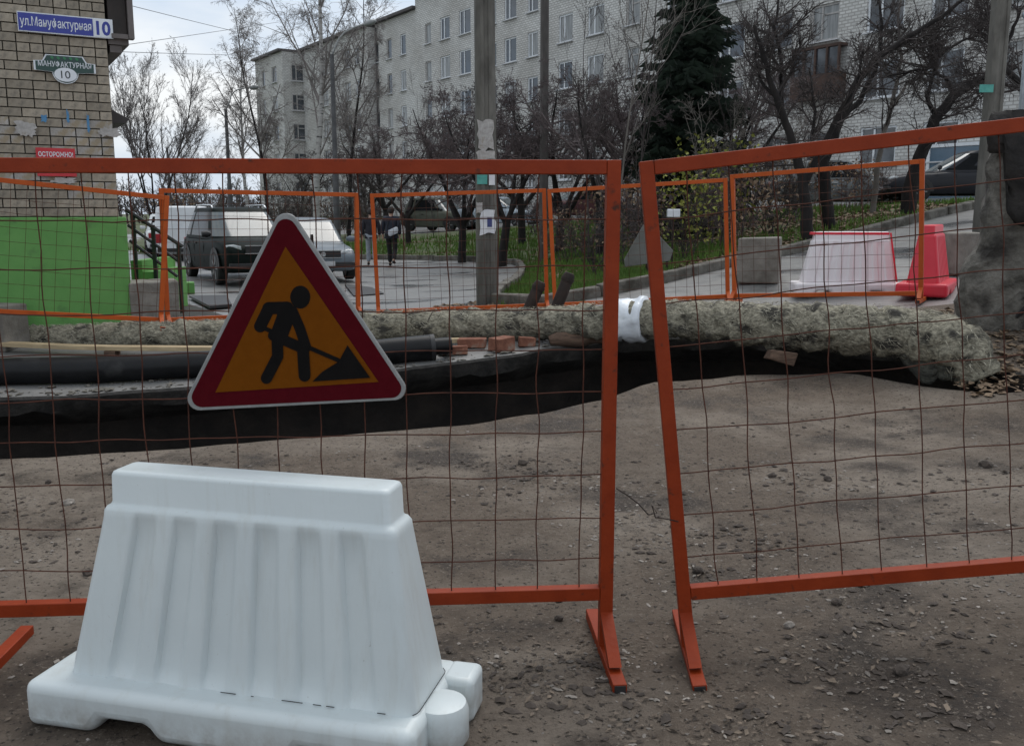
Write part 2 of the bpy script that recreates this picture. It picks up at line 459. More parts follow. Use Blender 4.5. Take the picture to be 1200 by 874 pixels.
def plastic_material():
    """white moulded plastic: faint streaks, fine scuffs, mud film with ragged upper edge near the ground"""
    m = mat('white_moulded_plastic', (.54, .595, .61), (.575, .63, .64), 2.5, .40, .0006, 40)
    t = m.node_tree; N = t.nodes; L = t.links; b = N['Principled BSDF']
    src = b.inputs['Base Color'].links[0].from_socket
    tc = N.new('ShaderNodeTexCoord')
    def layer(col, scale, stretch, lo, hi, src, amount, extra=None):
        mp = N.new('ShaderNodeMapping'); mp.inputs['Scale'].default_value = stretch; L.new(tc.outputs['Object'], mp.inputs['Vector'])
        n = N.new('ShaderNodeTexNoise'); n.inputs['Scale'].default_value = scale; n.inputs['Detail'].default_value = 8; n.inputs['Roughness'].default_value = .7
        L.new(mp.outputs['Vector'], n.inputs['Vector'])
        mr = N.new('ShaderNodeMapRange'); mr.inputs[1].default_value = lo; mr.inputs[2].default_value = hi; mr.inputs[3].default_value = 0; mr.inputs[4].default_value = amount
        L.new(n.outputs['Fac'], mr.inputs[0]); f = mr.outputs[0]
        if extra is not None:
            mu = N.new('ShaderNodeMath'); mu.operation = 'MULTIPLY'; L.new(f, mu.inputs[0]); L.new(extra, mu.inputs[1]); f = mu.outputs[0]
        x = N.new('ShaderNodeMix'); x.data_type = 'RGBA'; L.new(f, x.inputs[0]); L.new(src, x.inputs[6]); x.inputs[7].default_value = (*col, 1)
        return x.outputs[2]
    src = layer((.44, .45, .42), 16, (1, 1, .08), .52, .75, src, .45)
    src = layer((.30, .29, .26), 60, (1, 1, 1), .66, .72, src, .55)
    src = layer((.26, .25, .22), 34, (1.2, 1.2, .5), .68, .71, src, .7)
    sx = N.new('ShaderNodeSeparateXYZ'); L.new(tc.outputs['Object'], sx.inputs[0])
    hr = N.new('ShaderNodeMapRange'); hr.inputs[1].default_value = .13; hr.inputs[2].default_value = .0; hr.inputs[3].default_value = 0; hr.inputs[4].default_value = 1
    L.new(sx.outputs['Z'], hr.inputs[0])
    src = layer((.20, .16, .125), 9, (1, 1, 1), .35, .62, src, .85, hr.outputs[0])
    L.new(src, b.inputs['Base Color'])
    return m
M['white_plastic'] = plastic_material()
# ------------------------------------------------------------------ lie of the land
CTRL = np.array([
    (-8, -4, 0), (-3, -3, 0), (2, -3, .02), (8, -4, .3), (-6, 0, 0), (0, 0, 0), (5, 0, .22),
    (-6, 4, 0), (-2, 3.2, 0), (.4, 3.2, 0), (2.6, 3.2, .17), (5, 3, .34), (0, 5, 0), (3, 5.5, .08), (5.5, 6, .25),
    (-6, 7.5, 0), (-2, 7.5, 0), (1, 7.6, .02), (2.3, 8.4, .1), (3.5, 7.7, .1), (5, 7.6, .36), (8, 7, .6),
    (-6, 9.5, 0), (-3, 9.3, .02), (-1, 9.2, .11), (-.3, 9.6, .18), (0, 10.2, .25), (1.4, 10.1, .27), (2.9, 9.6, .36), (4.6, 9, .52), (7, 10, .85),
    (-6, 11.3, .2), (-4, 12, .12), (-2, 12, .12), (.4, 12.7, .30), (2.85, 12.2, .41), (5, 11, .57), (3.5, 13.5, .64), (8, 13, 1.0),
    (-6, 16, .05), (-3, 16, .06), (.1, 14, .28), (.9, 13.4, .38), (3.3, 15, .67), (6.4, 17.5, 1.12), (9.6, 20, 1.62), (14, 23, 1.9),
    (-6, 22, 0), (-9, 30, 0), (-3.5, 28, 0), (.1, 19.5, .15), (.3, 24.5, .1), (-.3, 29, .05), (-4, 32, .0), (-12, 33, 0),
    (3, 20, .7), (4, 26, 1.0), (1.5, 30, .5), (8, 26, 1.6), (14, 30, 1.85), (20, 30, 2.3), (13, 38, 2.0), (5, 50, 1.4), (2, 40, 1.1),
    (-4, 52, .6), (0, 60, 1.4), (-8, 72, 1.3), (-20, 90, 1.2), (18, 36, 2.2), (-12, 45, .2), (-20, 60, 0), (-40, 90, 0), (0, 110, 1.8), (25, 60, 2.3), (-30, 30, 0), (-18, 12, 0), (22, 12, 1.9), (18, 2, 1.2)], float)
def _U(r2): return np.where(r2 > 1e-12, r2 * np.log(np.maximum(r2, 1e-12)) * .5, 0)
def _tps():
    P = CTRL[:, :2]; n = len(P)
    K = _U(((P[:, None] - P[None]) ** 2).sum(-1)) + np.eye(n) * .08
    A = np.zeros((n + 3, n + 3)); A[:n, :n] = K
    A[:n, n] = 1; A[:n, n + 1:] = P; A[n, :n] = 1; A[n + 1:, :n] = P.T
    return np.linalg.solve(A, np.concatenate([CTRL[:, 2], np.zeros(3)]))
_W = _tps()
def terr(x, y):
    cx, cy = min(max(x, -40), 25), min(max(y, -4), 110)
    d = (CTRL[:, 0] - cx) ** 2 + (CTRL[:, 1] - cy) ** 2
    n = len(CTRL)
    z = float((_W[:n] * _U(d)).sum() + _W[n] + _W[n + 1] * cx + _W[n + 2] * cy)
    if y > 110: z *= max(0, 1 - (y - 110) / 200)
    if y < 9.5:
        z += .018 * noise.noise((x * .9, y * .9, 3.1)) + .010 * noise.noise((x * 2.7, y * 2.7, 7.7)) + .004 * noise.noise((x * 9, y * 9, 1.7))
    else:
        z += .008 * noise.noise((x * .8, y * .8, 5.1))
    return z

NEAR_X = [-9, -5, -3.2, -2.45, -1.01, .26, .7, 1.2, 2.3, 3.0, 3.5, 3.9, 4.4, 9]
NEAR_Y = [5.2, 5.5, 5.87, 6.1, 6.55, 7.14, 7.6, 8.2, 8.44, 8.3, 7.75, 7.3, 7.3, 7.3]
FAR_X = [-9, -6, -4.53, -2.93, -.97, .34, 1.37, 2.6, 3.6, 4.4, 9]
FAR_Y = [7.7, 7.8, 7.95, 8.4, 8.9, 9.45, 10.0, 9.6, 8.7, 7.45, 7.4]
def y_near(x): return float(np.interp(x, NEAR_X, NEAR_Y)) + .05 * noise.noise((x * 1.7, .3, 0)) + .02 * noise.noise((x * 6, 1.3, 0))
def y_far(x): return float(np.interp(x, FAR_X, FAR_Y)) + .07 * noise.noise((x * 1.9, 4.3, 0)) + .045 * noise.noise((x * 7, 8.3, 0))
def t_depth(x): return float(np.interp(x, [-12, -9, 3.3, 4.3], [0, 1, 1, 0]))

KERB_A = [(-12, 33.2), (-8, 33), (-3.8, 32.0), (-1.6, 30.6), (-.35, 29), (.15, 27), (.27, 24.5), (.22, 21.5), (.08, 18.5), (-.16, 15.8), (-.3, 13.9), (-.12, 13.1), (.35, 12.8)]
KERB_B = [(.35, 12.8), (1.0, 13.0), (2.0, 13.8), (3.3, 15), (6.4, 17.5), (9.6, 20), (14, 23.2), (19, 26.4)]
LAWN = KERB_A + KERB_B[1:] + [(19, 27.6), (13.5, 27.2), (9, 31), (3, 41), (-4, 48.5), (-14, 58), (-25, 66), (-20, 45)]
def inside(x, y, poly):
    c = False; j = len(poly) - 1
    for i in range(len(poly)):
        (xi, yi), (xj, yj) = poly[i], poly[j]
        if (yi > y) != (yj > y) and x < (xj - xi) * (y - yi) / (yj - yi) + xi: c = not c
        j = i
    return c

def make_land():
    xs = [-900, -450, -220, -120, -80, -55, -40, -30] + list(np.arange(-25, -9, .8)) + list(np.arange(-9, 9, .13)) + list(np.arange(9, 25, .6)) + [25, 32, 42, 60, 90, 150, 300, 900]
    xs = sorted(set(round(float(x), 3) for x in xs))
    nN = 52
    tail = [12.6 + .26 * i for i in range(1, 90)] + [36 + 3 * i for i in range(1, 26)] + [125, 150, 200, 300, 500, 900, 1600]
    rows = []
    for x in xs:
        yn, yf, s = y_near(x), y_far(x), t_depth(x)
        if yf < yn + .12: yf = yn + .12
        c = []
        for k in range(nN):
            t = k / (nN - 1)
            y = -7 + (yn + 7) * (1 - (1 - t) ** 1.25)
            c.append((x, y, terr(x, y)))
        zn, zf = terr(x, yn), terr(x, yf)
        w = yf - yn
        j = .06 * noise.noise((x * 3, 2.2, 9))
        fl = -1.75
        c.append((x, yn + .06 * s + .01, zn - .07 * s))
        c.append((x, yn + (.02 + j) * s + .015, zn - .5 * s))
        c.append((x, yn + .22 * s * w / 2.5 + .02, zn + (fl - zn) * s))
        c.append((x, yf - .1, zf + (fl - zf) * s))
        c.append((x, yf + .5 * s - .08 * (1 - s), zf - 1.0 * s))  # far wall cut back under the slab, shaped to darken the trench
        c.append((x, yf + (.42 + j) * s - .06 * (1 - s), zf - .34 * s))
        th = .15 + .07 * noise.noise((x * 2.1, 6.2, 1)) + .04 * noise.noise((x * 8, 6.2, 4))
        c.append((x, yf + .03 * s - .04 * (1 - s), zf - th * s))
        c.append((x, yf - .02 * s - .02 * (1 - s), zf - .025 * s))
        i0 = len(c)
        for k in range(21):
            y = yf + (12.6 - yf) * k / 20
            c.append((x, y, terr(x, y)))
        for y in tail: c.append((x, y, terr(x, y)))
        rows.append(c)
    nr = len(rows[0])
    V = [p for c in rows for p in c]
    groups = {'ground': [], 'trench': [], 'road': [], 'lawn': []}
    mi = {k: [] for k in groups}
    for i in range(len(xs) - 1):
        for k in range(nr - 1):
            f = (i * nr + k, (i + 1) * nr + k, (i + 1) * nr + k + 1, i * nr + k + 1)
            if k < nN: g, m = 'ground', 0
            elif k < nN + 5: g, m = 'trench', 0
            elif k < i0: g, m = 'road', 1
            else:
                cx = sum(V[q][0] for q in f) / 4; cy = sum(V[q][1] for q in f) / 4
                if inside(cx, cy, LAWN): g, m = 'lawn', 0
                elif cx > 3.9 and cy < 10.3: g, m = 'ground', 0
                elif cy > 68 or abs(cx) > 40: g, m = 'lawn', 0
                else: g, m = 'road', 0
            groups[g].append(f); mi[g].append(m)
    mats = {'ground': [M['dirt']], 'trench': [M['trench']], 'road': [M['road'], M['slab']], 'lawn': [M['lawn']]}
    info = {'ground': 'packed grey-brown dirt of the dug-up yard', 'trench': 'dark open trench dug across the yard',
            'road': 'wet grey asphalt road beyond the trench', 'lawn': 'green lawn with fallen leaves before the apartment block'}
    for g, fs in groups.items():
        used = sorted(set(q for f in fs for q in f)); idx = {q: n for n, q in enumerate(used)}
        me = bpy.data.meshes.new(g)
        me.from_pydata([V[q] for q in used], [], [tuple(idx[q] for q in f) for f in fs])
        for m in mats[g]: me.materials.append(m)
        me.polygons.foreach_set('material_index', mi[g])
        me.polygons.foreach_set('use_smooth', [True] * len(me.polygons))
        if g == 'road': me.set_sharp_from_angle(angle=R(40))
        o = bpy.data.objects.new(g, me); COL.objects.link(o)
        struct(o, info[g])
make_land()

# kerbs, stone by stone
def make_kerb(path, label):
    pts = [Vector((x, y, 0)) for x, y in path]
    root = bpy.data.objects.new('kerb', None); COL.objects.link(root); struct(root, label)
    # resample
    d = [0]
    for a, b in zip(pts, pts[1:]): d.append(d[-1] + (b - a).length)
    def P(s):
        for i in range(len(pts) - 1):
            if s <= d[i + 1] + 1e-6:
                return pts[i].lerp(pts[i + 1], (s - d[i]) / (d[i + 1] - d[i]))
        return pts[-1]
    s = 0
    while s < d[-1] - .3:
        e = min(s + .98, d[-1])
        a, b = P(s + .008), P(e - .008)
        a = Vector((a.x, a.y, terr(a.x, a.y))); b = Vector((b.x, b.y, terr(b.x, b.y)))
        dr = (b - a).normalized(); sd = dr.cross(Vector((0, 0, 1))).normalized(); up = sd.cross(dr)
        mb = MB(); rot = Matrix((sd, dr, up)).transposed()
        mb.box((a + b) / 2 + up * rnd(.0, .02) + Vector((0, 0, 0.0)), (.16, (b - a).length, .30), rot, jit=.014)
        mb.build('kerb_stone', M['kerb'], root, bevel=.022)
        s = e
make_kerb(KERB_A, 'worn concrete kerb curving round the lawn by the road')
make_kerb(KERB_B, 'concrete kerb climbing along the side road beside the lawn')

# ------------------------------------------------------------------ apartment block
F0 = Vector((-20.9, 93, 0)); FU = Vector((.551, -.835, 0)).normalized(); FN = Vector((FU.y, -FU.x, 0))
def fp(s, q, z): return F0 + FU * s + FN * q + Vector((0, 0, z))
def s_of(px, q=0, z=8):
    lo, hi = -30, 90
    for _ in range(50):
        m = (lo + hi) / 2; p = fp(m, q, z)
        zc = p.y * _CP - (z - CAM_H) * _SP
        if 600 + FOCAL * p.x / zc < px: lo = m
        else: hi = m
    return lo

ROWS = [3.7, 6.3, 8.9, 11.5, 14.1]
_wcache = {}
def window_meshes(w, h, style):
    key = (round(w, 2), round(h, 2), style)
    if key in _wcache: return _wcache[key]
    f, g, s = MB(), MB(), MB()
    t = .09
    # local: x along wall, y out of the wall, z up, centre at origin
    f.box((0, -.1, h / 2 - t / 2), (w, .07, t)); f.box((0, -.1, -h / 2 + t / 2), (w, .07, t))
    f.box((-w / 2 + t / 2, -.1, 0), (t, .07, h - 2 * t)); f.box((w / 2 - t / 2, -.1, 0), (t, .07, h - 2 * t))
    if w > .9:
        f.box((w * .12, -.1, 0), (t * .9, .07, h - 2 * t))
        if style != 'new': f.box((-w * .19, -.1, h * .22), (w * .54, .06, t * .7))
    g.box((0, -.115, 0), (w - .02, .02, h - .02))
    s.box((0, .06, -h / 2 - .03), (w + .16, .22, .05))
    mf = M['win_frame'] if style == 'new' else M['win_frame_old']
    r = (f.mesh('window', mf), (g.mesh('pane', M['glass']), g.mesh('pane', M['curtain'])), s.mesh('sill', M['sill']))
    _wcache[key] = r
    return r

def facade_section(root, s0, s1, q, zb, zt, wins, depth=12, ends=(True, True)):
    """front wall with real window openings, end walls, roof and eave"""
    xs = sorted(set([s0, s1] + [w[0] + k * w[1] / 2 for w in wins for k in (-1, 1)]))
    zs = sorted(set([zb, zt] + [round(w[2] + k * w[3] / 2, 4) for w in wins for k in (-1, 1)]))
    xs = [x for x in xs if s0 <= x <= s1]
    V, F, UV = [], [], []
    def quad(ps, uvs):
        n = len(V); V.extend([tuple(p) for p in ps]); F.append(tuple(range(n, n + 4))); UV.extend(uvs)
    for a, b in zip(xs, xs[1:]):
        if b - a < 1e-4: continue
        for c, d in zip(zs, zs[1:]):
            if d - c < 1e-4: continue
            mx, mz = (a + b) / 2, (c + d) / 2
            if any(abs(mx - w[0]) < w[1] / 2 and abs(mz - w[2]) < w[3] / 2 for w in wins): continue
            quad((fp(a, q, c), fp(b, q, c), fp(b, q, d), fp(a, q, d)), ((a, c), (b, c), (b, d), (a, d)))
    for (sc, w, zc, h, st) in wins:
        a, b, c, d = sc - w / 2, sc + w / 2, zc - h / 2, zc + h / 2
        for (p1, p2) in (((a, c), (b, c)), ((b, c), (b, d)), ((b, d), (a, d)), ((a, d), (a, c))):
            quad((fp(p1[0], q, p1[1]), fp(p2[0], q, p2[1]), fp(p2[0], q - .22, p2[1]), fp(p1[0], q - .22, p1[1])),
                 ((p1[0], p1[1]), (p2[0], p2[1]), (p2[0] + .2, p2[1]), (p1[0] + .2, p1[1])))
    for s in (s0, s1):
        quad((fp(s, q, zb), fp(s, q - depth, zb), fp(s, q - depth, zt), fp(s, q, zt)), ((0, zb), (depth, zb), (depth, zt), (0, zt)))
    quad((fp(s0, q - depth, zb), fp(s1, q - depth, zb), fp(s1, q - depth, zt), fp(s0, q - depth, zt)), ((s0, zb), (s1, zb), (s1, zt), (s0, zt)))
    me = bpy.data.meshes.new('wall'); me.from_pydata(V, [], F); me.materials.append(M['facade'])
    uv = me.uv_layers.new(name='UVMap')
    uv.data.foreach_set('uv', [c for p in UV for c in p])
    wall = place(me, 'wall', root)
    rf = MB()
    rot = Matrix((-FU, FN, Vector((0, 0, 1)))).transposed()
    rf.box(fp((s0 + s1) / 2, q - depth / 2 + .1, zt + .11), (s1 - s0 + .1, depth + .55, .2), rot)
    rf.build('roof', M['roof_edge'], root)
    for (sc, w, zc, h, st) in wins:
        mf, mg, ms = window_meshes(w, h, st)
        Mx = Matrix.Translation(fp(sc, q, zc)) @ rot.to_4x4()
        o = place(mf, 'window', root, Mx)
        place(mg[random.random() < .35], 'pane', o); place(ms, 'sill', o)

apt = thing('apartment_block', 'long five storey apartment block of pale grey brick behind the bare trees', 'building')
def wins(cols, q, dz, rows=range(5), skip=()):
    out = []
    for i, (px, w, h, st) in enumerate(cols):
        s = s_of(px, q)
        for r in rows:
            if (i, r) in skip: continue
            out.append((s, w, ROWS[r] + dz, h, st))
    return out
sW = s_of(366, 0)
# far wing with its end wall windows is a box of its own
facade_section(apt, sW - 7.4, sW, 2.6, 0.2, 15.9, [(sW - 5.2, .9, z, 1.4, 'old') for z in ROWS] + [(sW - 2.2, 1.3, z, 1.4, 'old') for z in ROWS])
rot_end = Matrix((FN, FU, Vector((0, 0, 1)))).transposed()
for z in ROWS:                                   # windows on the wing's end wall
    mf, mg, ms = window_meshes(1.25, 1.45, 'old')
    Mx = Matrix.Translation(fp(sW + .13, 1.2, z)) @ rot_end.to_4x4()
    o = place(mf, 'window', apt, Mx); place(mg[0], 'pane', o); place(ms, 'sill', o)
sA = s_of(433, .7)
facade_section(apt, sW + .01, sA, .7, 0.2, 16.0, wins([(383, 1.3, 1.5, 'old'), (409, 1.3, 1.5, 'old'), (421, .8, 1.4, 'new')], .7, 0))
sB = s_of(490)
facade_section(apt, sA + .01, sB, 0, .2, 16.2, wins([(443, .85, 1.5, 'old'), (458, .85, 1.5, 'old'), (474, .9, 1.5, 'new')], 0, -.05))
sC = s_of(641)
facade_section(apt, sB + .01, sC, .1, .2, 17.0, wins([(503, .9, 1.4, 'old'), (522.5, 1.35, 1.5, 'new'), (545.5, 1.5, 1.6, 'new'), (575, 1.4, 1.5, 'new'), (598, 1.35, 1.5, 'new'), (624, 1.1, 1.45, 'new')], .1, .1))
sD = s_of(1330)
colsD = [(662, 1.35, 1.55, 'new'), (697, 1.45, 1.55, 'new'), (740, 1.1, 1.5, 'old'), (790, 1.35, 1.5, 'new'), (856, 1.6, 1.6, 'new'), (913, 1.35, 1.5, 'old'), (964, 1.45, 1.5, 'old'), (1035, 1.7, 1.5, 'new'), (1110, 1.5, 1.5, 'new'), (1180, 1.35, 1.5, 'old'), (1270, 1.35, 1.5, 'old')]
facade_section(apt, sC + .01, sD, 0, .2, 17.7, wins(colsD, 0, .55, skip={(6, 1)}))
# glazed wooden balconies on the block
rotF = Matrix((-FU, FN, Vector((0, 0, 1)))).transposed()
for px, z, w in ((964, 7.35, 2.5),):
    s = s_of(px); b = MB()
    b.box(fp(s, .25, z - .55), (w, .5, 1.0), rotF)
    b.box(fp(s, .25, z + 1.05), (w, .5, .12), rotF)
    for k in range(5): b.box(fp(s - w / 2 + .06 + k * (w - .12) / 4, .46, z + .47), (.09, .09, 1.04), rotF)
    bo = b.build('balcony', M['balcony_wood'], apt)
    g = MB(); g.box(fp(s, .42, z + .47), (w - .1, .02, 1.0), rotF); g.build('pane', M['glass'], bo)
sG = s_of(1122, 0, 3)
g = MB(); g.box(fp(sG, .06, 2.7), (2.3, .08, 2.6), rotF); sh = g.build('shop_window', M['glass_blue'], apt)
g = MB()
for k in (-1.17, 1.17): g.box(fp(sG + k, .08, 2.7), (.12, .12, 2.7), rotF)
g.box(fp(sG, .08, 4.07), (2.46, .12, .12), rotF); g.build('frame', M['win_frame'], sh)
dp = MB(); dp.tube([fp(sA + .35, .12, .4), fp(sA + .35, .12, 15.9)], .07, 6); dp.build('downpipe', M['roof_edge'], apt)
dp = MB(); dp.tube([fp(sC - .3, .22, .4), fp(sC - .3, .22, 16.9)], .08, 6); dp.build('downpipe', M['brown_trim'], apt)

# ------------------------------------------------------------------ brick house with the street signs
HC = at(156.5, 380, 11.3)
HROT = math.atan2(.5, .86)
house = thing('brick_house', 'tan brick house corner with bright green painted base behind the orange fence', 'building', HC, HROT)
HM = Matrix.Translation(HC) @ Matrix.Rotation(HROT, 4, 'Z')
PL = 1.505 - HC.z                                # height of the green base
w = MB(); w.box((-3.6, 4, (PL - 1.0) / 2 + .0), (7.2, 8, PL + 1.0)); w.build('plinth', M['green'], house, bevel=.012)
w = MB(); w.box((-3.635, 4.03, PL + 3.0), (7.13, 7.9, 6.0)); wall_o = w.build('wall', M['mortar'], house)
CH, BL = .100, .268
hb = {}
def brick_mesh(l, pale):
    k = (round(l, 3), pale)
    if k not in hb:
        m = MB(); m.box((0, 0, 0), (l - .013, .09, CH - .013)); hb[k] = [m.mesh('brick', M['brick_pale' if pale else 'brick_tan'])]
    return hb[k][0]
x_end = -.075
nrow = 31
for r in range(nrow):
    z = PL + .006 + CH * (r + .5)
    header = r % 5 == 3
    x = x_end
    if header: seq = [BL / 2]
    else: seq = [BL * (.5 if r % 2 else 1)] + [BL] * 20
    i = 0
    while x > -2.05:
        l = BL / 2 if header else seq[i]
        zpx = 1.505 + CH * r
        pale = (.15 < CH * r < 1.02) and (noise.noise((x * 2.1, r * .5, 2)) > (-.05 if CH * r > .35 else .1))
        o = place(brick_mesh(l, pale), 'brick', wall_o, Matrix.Translation((x - l / 2, .068 + rnd(-.004, .004), z)))
        x -= l; i += 1
# upper bay, corbel and eaves
b = MB(); b.box((.05, .6, PL + 2.04 + 1.2), (.20, 1.2, 2.4)); bay = b.build('bay_panel', M['brown_panel'], house, bevel=.01)
b = MB(); b.box((.185, .0, PL + 2.04 + 1.2), (.06, .12, 2.42)); b.box((.06, -.0, PL + 2.05), (.18, .10, .05)); b.build('trim', M['brown_trim'], bay)
b = MB(); b.box((.05, .6, PL + 1.995), (.22, 1.15, .06)); b.box((.02, .6, PL + 1.92), (.13, 1.1, .08)); b.build('corbel', M['brown_trim'], house)
b = MB(); b.box((.10, .6, PL + 2.72), (.62, 1.5, .12), Matrix.Rotation(R(-18), 3, 'Y')); b.build('eave', M['roof_edge'], house)
b = MB(); b.prism([(-.3, 0), (.27, .02), (.30, .07), (.05, .2), (-.3, .34)], 1.3, 2.9, lambda x, y, z: (x, y, PL + 1.18 + z)); b.build('porch_roof', M['roof_edge'], house)

def text_mesh(body, size, font_scale_x=1.0, bold=0.0, extrude=.001):
    cu = bpy.data.curves.new('t', 'FONT'); cu.body = body; cu.size = size; cu.extrude = extrude; cu.offset = bold
    cu.align_x = 'CENTER'; cu.align_y = 'CENTER'; cu.resolution_u = 3
    o = bpy.data.objects.new('t', cu); COL.objects.link(o)
    dg = bpy.context.evaluated_depsgraph_get()
    me = bpy.data.meshes.new_from_object(o.evaluated_get(dg))
    bpy.data.objects.remove(o)
    xs = [v.co.x for v in me.vertices]; ys = [v.co.y for v in me.vertices]
    cx, cy = (max(xs) + min(xs)) / 2, (max(ys) + min(ys)) / 2
    me.transform(Matrix.Diagonal((font_scale_x, 1, 1, 1)) @ Matrix.Translation((-cx, -cy, 0)))
    return me, (max(xs) - min(xs)) * font_scale_x, max(ys) - min(ys)
def fit_text(body, w, h, bold, material, name, parent, M4):
    """lettering w x h metres, lying in the local xz plane of M4, facing -y"""
    me, a, b_ = text_mesh(body, 1.0, 1.0, bold)
    me.transform(Matrix.Rotation(PI / 2, 4, 'X') @ Matrix.Diagonal((w / a, h / b_, 1, 1)))
    me.materials.clear(); me.materials.append(material)
    return place(me, name, parent, M4)

def on_house(px, py):
    """local coordinates on the house's sign wall for a photo pixel"""
    d = HM.to_3x3().inverted() @ ray(px, py); o = HM.inverted() @ Vector((0, 0, CAM_H))
    t = (.02 - o.y) / d.y
    return o + d * t
def house_sign(name, label, cat, pxc, wpx_l, wpx_r, ytop, ybot):
    a, b_ = on_house(wpx_l, (ytop + ybot) / 2), on_house(wpx_r, (ytop + ybot) / 2)
    t, bt = on_house((wpx_l + wpx_r) / 2, ytop), on_house((wpx_l + wpx_r) / 2, ybot)
    c = Vector(((a.x + b_.x) / 2, -.012, (t.z + bt.z) / 2))
    root = thing(name, label, cat)
    root.matrix_world = HM @ Matrix.Translation(c)
    return root, b_.x - a.x, t.z - bt.z
TI = lambda x, y, z: Matrix.Translation((x, y, z))
sg, w_, h_ = house_sign('street_name_sign', 'long blue street sign with white lettering and white number panel on the brick wall', 'sign', 0, 20.5, 131.5, 19, 42)
b = MB(); b.box((0, 0, 0), (w_, .02, h_)); b.build('panel', M['sign_white'], sg, bevel=.004)
b = MB(); b.box((-w_ * .105, -.0125, 0), (w_ * .775, .003, h_ - .025)); bp_ = b.build('blue_field', M['sign_blue'], sg)
fit_text('ул.Мануфактурная', w_ * .74, h_ * .60, .006, M['sign_white'], 'lettering', sg, TI(-w_ * .105, -.0155, -h_ * .02))
b = MB(); b.box((w_ * .395, -.0125, 0), (w_ * .2, .003, h_ - .02)); b.build('number_field', M['sign_white'], sg)
fit_text('10', w_ * .155, h_ * .74, .035, M['sign_blue'], 'number', sg, TI(w_ * .395, -.0155, 0))

sg, w_, h_ = house_sign('address_plaque', 'dark green shaped address plaque with white oval number under the blue sign', 'plaque', 0, 39.5, 111.5, 65, 99)
def plaque(s):
    P = [(-.5, -.08), (-.5, .24), (-.36, .26), (-.30, .47), (.30, .47), (.36, .26), (.5, .24), (.5, -.08), (.21, -.12)]
    for k in range(0, 9):
        a = -PI * .06 - k * PI * .88 / 8
        P.append((.21 * math.cos(a), -.14 + .36 * math.sin(a)))
    P.append((-.21, -.12))
    return [(x * w_ * s, z * h_ * (s if s > 1 else s)) for x, z in P]
b = MB(); b.prism(plaque(1.0), -.01, .01); b.build('panel', M['sign_white'], sg)
b = MB(); b.prism(plaque(.94), -.013, -.0101); b.build('green_field', M['sign_green'], sg)
b = MB(); b.prism([(w_ * .185 * math.cos(a), h_ * (-.19 + .24 * math.sin(a))) for a in [2 * PI * k / 20 for k in range(20)]], -.0165, -.0131); b.build('oval', M['sign_white'], sg)
fit_text('МАНУФАКТУРНАЯ', w_ * .86, h_ * .21, .004, M['sign_white'], 'lettering', sg, TI(0, -.0145, h_ * .155))
fit_text('10', w_ * .15, h_ * .26, .0, M['sign_dark'], 'number', sg, TI(0, -.018, -h_ * .19))
b = MB()
for k in range(5): b.box(((k - 2) * w_ * .1, -.0155, h_ * .37), (w_ * .05, .004, h_ * .07), Matrix.Rotation(R(45), 3, 'Y'))
b.build('leaf_ornament', M['sign_leaf'], sg)

sg, w_, h_ = house_sign('warning_sign', 'red warning sign with white lettering low on the brick wall', 'sign', 0, 42.5, 88.5, 174, 207)
b = MB(); b.box((0, 0, 0), (w_, .012, h_)); b.build('panel', M['sign_red'], sg, bevel=.003)
fit_text('ОСТОРОЖНО!', w_ * .88, h_ * .18, .02, M['sign_white'], 'lettering', sg, TI(0, -.0085, h_ * .28))
b = MB(); b.box((0, -.0085, -h_ * .12), (w_ * .82, .003, h_ * .03)); b.box((0, -.0085, -h_ * .24), (w_ * .6, .003, h_ * .03)); b.build('rule', M['sign_white'], sg)

def scrap(label, name, px0, px1, y0, y1, material, group, rot=0):
    root, w_, h_ = house_sign(name, label, 'paper', 0, px0, px1, y0, y1)
    P = []
    n = 26
    for k in range(n):
        a = 2 * PI * k / n; c, s = math.cos(a), math.sin(a); e = 1 / max(abs(c), abs(s)) * rnd(.55, 1.0)
        P.append((c * e * w_ / 2, s * e * h_ / 2))
    b = MB(); b.prism(P, -.0035, .005); o = b.build('sheet', material, root)
for lab, a0, a1, b0, b1, mk in (('torn whitish poster scrap beside the corner of the brick wall', 113, 142, 149, 162, 'paper_old'),
                            ('wide faded poster remnant high on the pale bricks', 16, 46, 142, 162, 'paper_old'),
                            ('pale strip of torn poster below the red warning sign', 58, 92, 208, 216, 'paper_old')):
    scrap(lab, 'poster_scrap', a0, a1, b0, b1, M[mk], None)
for lab, a0, a1, b0, b1 in (('blue tape blotch on the pale bricks above the red sign', 47, 56, 134, 144), ('upper blue tape strip right of the blotch on the bricks', 77, 81, 128, 145), ('long blue tape strip nearest the wall corner', 101, 105, 132, 159)):
    scrap(lab, 'tape_scrap', a0, a1, b0, b1, M['tape_blue'], None)

# entrance steps with a black railing beside the house
st = thing('entrance_steps', 'green painted entrance steps beside the brick house', 'steps', at(152, 330, 13.2))
for k in range(2):
    a = at(156 + 14 * k, 305 + 13 * k, 13.2)
    zb = terr(a.x, a.y) - .05
    b = MB(); b.box((a.x + .08, a.y + .55, (a.z + zb) / 2), (.158, 1.3, a.z - zb))
    o = b.build('step', M['green'], st); o.matrix_parent_inverse = Matrix.Translation(-Vector(st.location))
rl = thing('stair_railing', 'black metal stair railing sloping down beside the green steps', 'railing', at(152, 330, 13.1))
def rel(o, root): o.matrix_parent_inverse = Matrix.Translation(-Vector(root.location)); return o
Yr = 13.1
b = MB(); b.tube([at(148, 246, Yr), at(214, 289, Yr)], .028, 6); rel(b.build('handrail', M['black_rail'], rl), rl)
b = MB(); b.tube([at(150, 264, Yr), at(212, 308, Yr)], .022, 6); rel(b.build('lower_rail', M['black_rail'], rl), rl)
